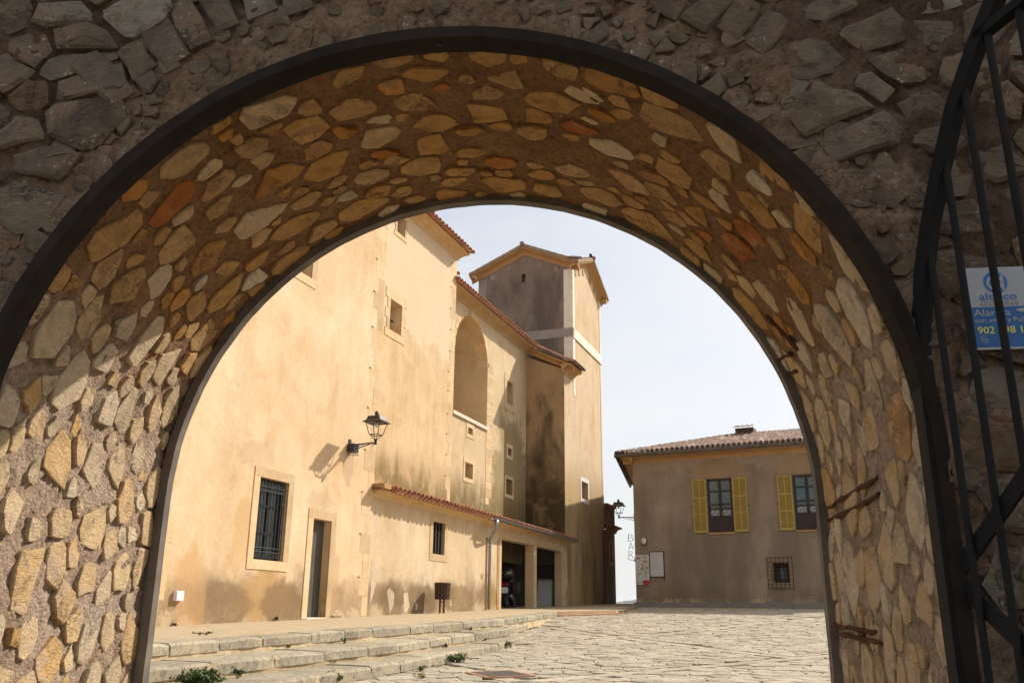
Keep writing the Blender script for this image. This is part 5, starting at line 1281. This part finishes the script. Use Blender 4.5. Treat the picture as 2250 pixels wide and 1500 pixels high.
MB().box(-.1, .1, -.06, .06, .4, .76).build('mudguard', 'black_paint', mo)
s_ = MB(); s_.tube([(-.3, 0, .86), (-.6, 0, .82), (-.95, 0, .86)], [.14, .17, .12], 10); s_.build('seat', 'black_rubber', mo, True)
s_ = MB(); s_.tube([(-.9, 0, .9), (-1.1, 0, 1.0), (-1.4, 0, .95)], [.12, .2, .14], 10); s_.build('fuel_tank', 'black_paint', mo, True)
s_ = MB(); s_.tube([(-1.4, -.38, 1.1), (-1.5, -.15, 1.08), (-1.5, .15, 1.08), (-1.4, .38, 1.1)], .016, 6); s_.build('handlebar', 'black_rubber', mo)
for y in (-.42, .42):
    s_ = MB(); s_.lathe([(.02, -.01), (.06, 0), (.05, .02)], (-1.42, y, 1.26), 10, 'x'); s_.bar((-1.42, y * .85, 1.1), (-1.42, y, 1.24), .012); s_.build('mirror', 'black_paint', mo)
for y in (-.36, .36):
    MB().box(-.55, -.08, y - .1, y + .1, .55, .9).build('side_case', 'black_paint', mo)
s_ = MB(); s_.box(-1.2, -.5, -.15, .15, .25, .75); s_.build('engine', 'black_rubber', mo)
s_ = MB(); s_.tube([(-.9, .18, .3), (-.4, .2, .32), (-.02, .22, .42)], [.04, .05, .06], 8); s_.build('exhaust', 'zinc', mo)
s_ = MB(); s_.bar((-1.65, -.08, .32), (-1.4, -.08, 1.0), .05); s_.bar((-1.65, .08, .32), (-1.4, .08, 1.0), .05); s_.build('fork', 'black_paint', mo)
wp = thing('white_panel', 'white panel with a green edge leaning inside the right garage opening', 'panel', W(35.3, NL - .45, terr(35)), -YC - R_(90))
lean = Matrix.Rotation(R_(-8), 4, 'Y')
b = MB(); b.box(-.06, 0, -.62, .0, 0, 1.0, lean); b.build('board', 'white_board', wp); b = MB(); b.box(-.07, .01, .0, .05, 0, .98, lean); b.build('edge', 'green_plastic', wp)
b = MB(); b.box(-.065, .008, -.63, .0, 1.0, 1.08, lean); b.build('top_rail', 'shade_stone', wp)

# drain cover in the paving
def dpt(px_s, px_n): return W(px_s, px_n, plz(px_s) + .016)
dcv = thing('drain_cover', 'dark iron drain grate set in the paving near the steps', 'drain cover', W(9.95, -3.55, plz(9.95) + .008), -YC)
du = Vector((.68, .74)); dv = Vector((-.74, .68)); c0 = Vector((11.76, -4.55)); dcv.location = W(c0.x, c0.y, plz(c0.x) + .012); dcv.rotation_euler = (0, 0, -YC)
def dq(u, v): q = du * u + dv * v; return (q.y, q.x, plz(c0.x + q.x) - plz(c0.x))
fm = MB()
for (a, b) in (((-.32, -.4), (.32, -.4)), ((.32, -.4), (.32, .4)), ((.32, .4), (-.32, .4)), ((-.32, .4), (-.32, -.4))): fm.bar(dq(*a), dq(*b), .05, .02)
fm.build('frame', 'brick_edge', dcv)
for i in range(12): MB().bar(dq(-.28 + .051 * i, -.38), dq(-.28 + .051 * i, .38), .032, .016).build('grate_bar', 'worn_iron', dcv)

# weeds and low bushes in the joints
rng = random.Random(31)
def plant(name, label, base, r, h, nleaf, mat, ls, cat='weed', grp=None, flower=0):
    t = thing(name, label, cat, base, rng.uniform(0, 6), grp)
    st = MB(); lf = MB(); fl = MB()
    ns = max(4, nleaf // 22); tips = []
    for i in range(ns):
        a = rng.uniform(0, 6.28); q = r * math.sqrt(rng.random()); tip = Vector((q * math.cos(a), q * math.sin(a), h * rng.uniform(.45, 1) * (1 - .35 * (q / r) ** 2)))
        mid = tip * .5 + Vector((0, 0, h * .12)); st.tube([Vector((tip.x * .12, tip.y * .12, -.02)), mid, tip], [.006, .004, .002], 4); tips.append((mid, tip))
    for i in range(nleaf):
        m0, tp = rng.choice(tips); p_ = m0.lerp(tp, rng.uniform(-.5, 1.05)) + Vector((rng.gauss(0, r * .1), rng.gauss(0, r * .1), rng.gauss(0, h * .06)))
        if p_.z < .005: p_.z = .01
        d = Vector((rng.gauss(0, 1), rng.gauss(0, 1), rng.gauss(.4, .6))).normalized(); s_ = d.cross(Vector((rng.gauss(0, 1), rng.gauss(0, 1), rng.gauss(0, 1)))).normalized()
        L = ls * rng.uniform(.6, 1.3); w = L * rng.uniform(.22, .4)
        tgt = fl if rng.random() < flower else lf
        tgt.add([p_, p_ + d * L * .45 + s_ * w, p_ + d * L + Vector((0, 0, -L * .15)), p_ + d * L * .5 - s_ * w], [(0, 1, 2), (0, 2, 3)])
    st.build('stems', 'stem', t); lf.build('leaves', mat, t)
    if flower: tag(fl.build('flowers', 'leaf_flower', t), kind='stuff')
    return t
def on_terr(s, n, off): return W(s, n, terr(s) - off)
plant('leafy_bush', 'dense green bush growing out of the second step at the lower left', on_terr(7.75, -6.2, 2 * RISE), .26, .20, 1700, 'leaf_green', .036, 'bush')
plant('weed', 'small green sprig beside the dense bush on the steps', on_terr(8.75, -6.5, 2 * RISE), .13, .14, 90, 'leaf_dark', .035)
plant('weed', 'upright green weed at the foot of the lowest step', W(9.9, -5.95, plz(9.9)), .10, .19, 330, 'leaf_green', .035, flower=.1)
plant('leafy_bush', 'low spreading green clump at the foot of the steps, halfway along', W(13.45, -5.93, plz(13.5)), .24, .15, 650, 'leaf_green', .035, 'bush', flower=.2)
plant('weed', 'tiny yellowish tuft in the paving in front of the drain cover', W(11.0, -5.3, plz(11)), .14, .09, 90, 'leaf_flower', .035)
plant('weed', 'small tuft by the lowest step left of the low spreading clump', W(11.85, -5.78, plz(11.85)), .12, .10, 90, 'leaf_green', .035, flower=.3)
plant('weed', 'farther green tuft where the lowest step bends', W(16.6, -6.3, plz(16.6)), .22, .15, 150, 'leaf_green', .045, flower=.2)
plant('weed', 'small green tuft at the wall foot under the barred window', W(15.8, NA + .06, terr(15.8)), .14, .08, 80, 'leaf_dark', .035)
plant('weed', 'thin tuft at the wall foot below the white meter box', W(12.9, NA + .08, terr(12.9)), .1, .06, 50, 'leaf_dark', .03)
plant('weed', 'low tuft beside the narrow church door sill', W(18.0, NA + .08, terr(18)), .16, .06, 60, 'leaf_dark', .03)
plant('weed', 'flat line of grass in a crack of the terrace near the gateway', W(10.4, -8.35, terr(10.4)), .2, .04, 70, 'leaf_dark', .03)
plant('weed', 'small sprig in the joint of the top step', on_terr(12.2, -7.2, RISE), .09, .1, 60, 'leaf_dark', .03)

for s0, n0, k0, mt, lb in ((10.9, -6.63, 1, 'leaf_flower', 'tiny dry tuft on the middle step, nearest the gateway'), (14.6, -6.68, 1, 'leaf_dark', 'tiny dark tuft on the middle step halfway along'), (16.9, -6.88, 1, 'leaf_dark', 'tiny dark tuft at the far part of the middle step'),
                       (12.6, -5.93, 2, 'leaf_flower', 'tiny yellowish tuft at the riser of the lowest step near the low green clump'), (15.0, -6.12, 2, 'leaf_dark', 'tiny dark tuft on the lowest step beyond the low green clump'),
                       (11.0, -7.4, 0, 'leaf_flower', 'tiny dry tuft under the top step nearest the gateway'), (17.2, -7.3, 0, 'leaf_dark', 'tiny dark tuft under the top step opposite the narrow door'), (20.6, -7.5, 0, 'leaf_flower', 'tiny dry tuft under the far bend of the top step')):
    plant('weed', lb, on_terr(s0, n0 + .03, (k0 + 1) * RISE), rng.uniform(.05, .1), rng.uniform(.05, .1), 45, mt, .03, grp='tiny tufts in the joints of the steps')

# air between here and the far hill
hz = bpy.data.materials.new('haze_air'); hz.use_nodes = True
hn = hz.node_tree.nodes
hn.remove(hn['Principled BSDF'])
pv = hn.new('ShaderNodeVolumePrincipled'); pv.inputs['Color'].default_value = (.86, .92, 1.0, 1); pv.inputs['Density'].default_value = .00007; pv.inputs['Anisotropy'].default_value = .3
hz.node_tree.links.new(pv.outputs[0], hn['Material Output'].inputs['Volume'])
M['haze_air'] = hz
tag(MB().box(-4000, 6500, -1500, 7500, -640, 125).build('haze', 'haze_air'), kind='stuff')
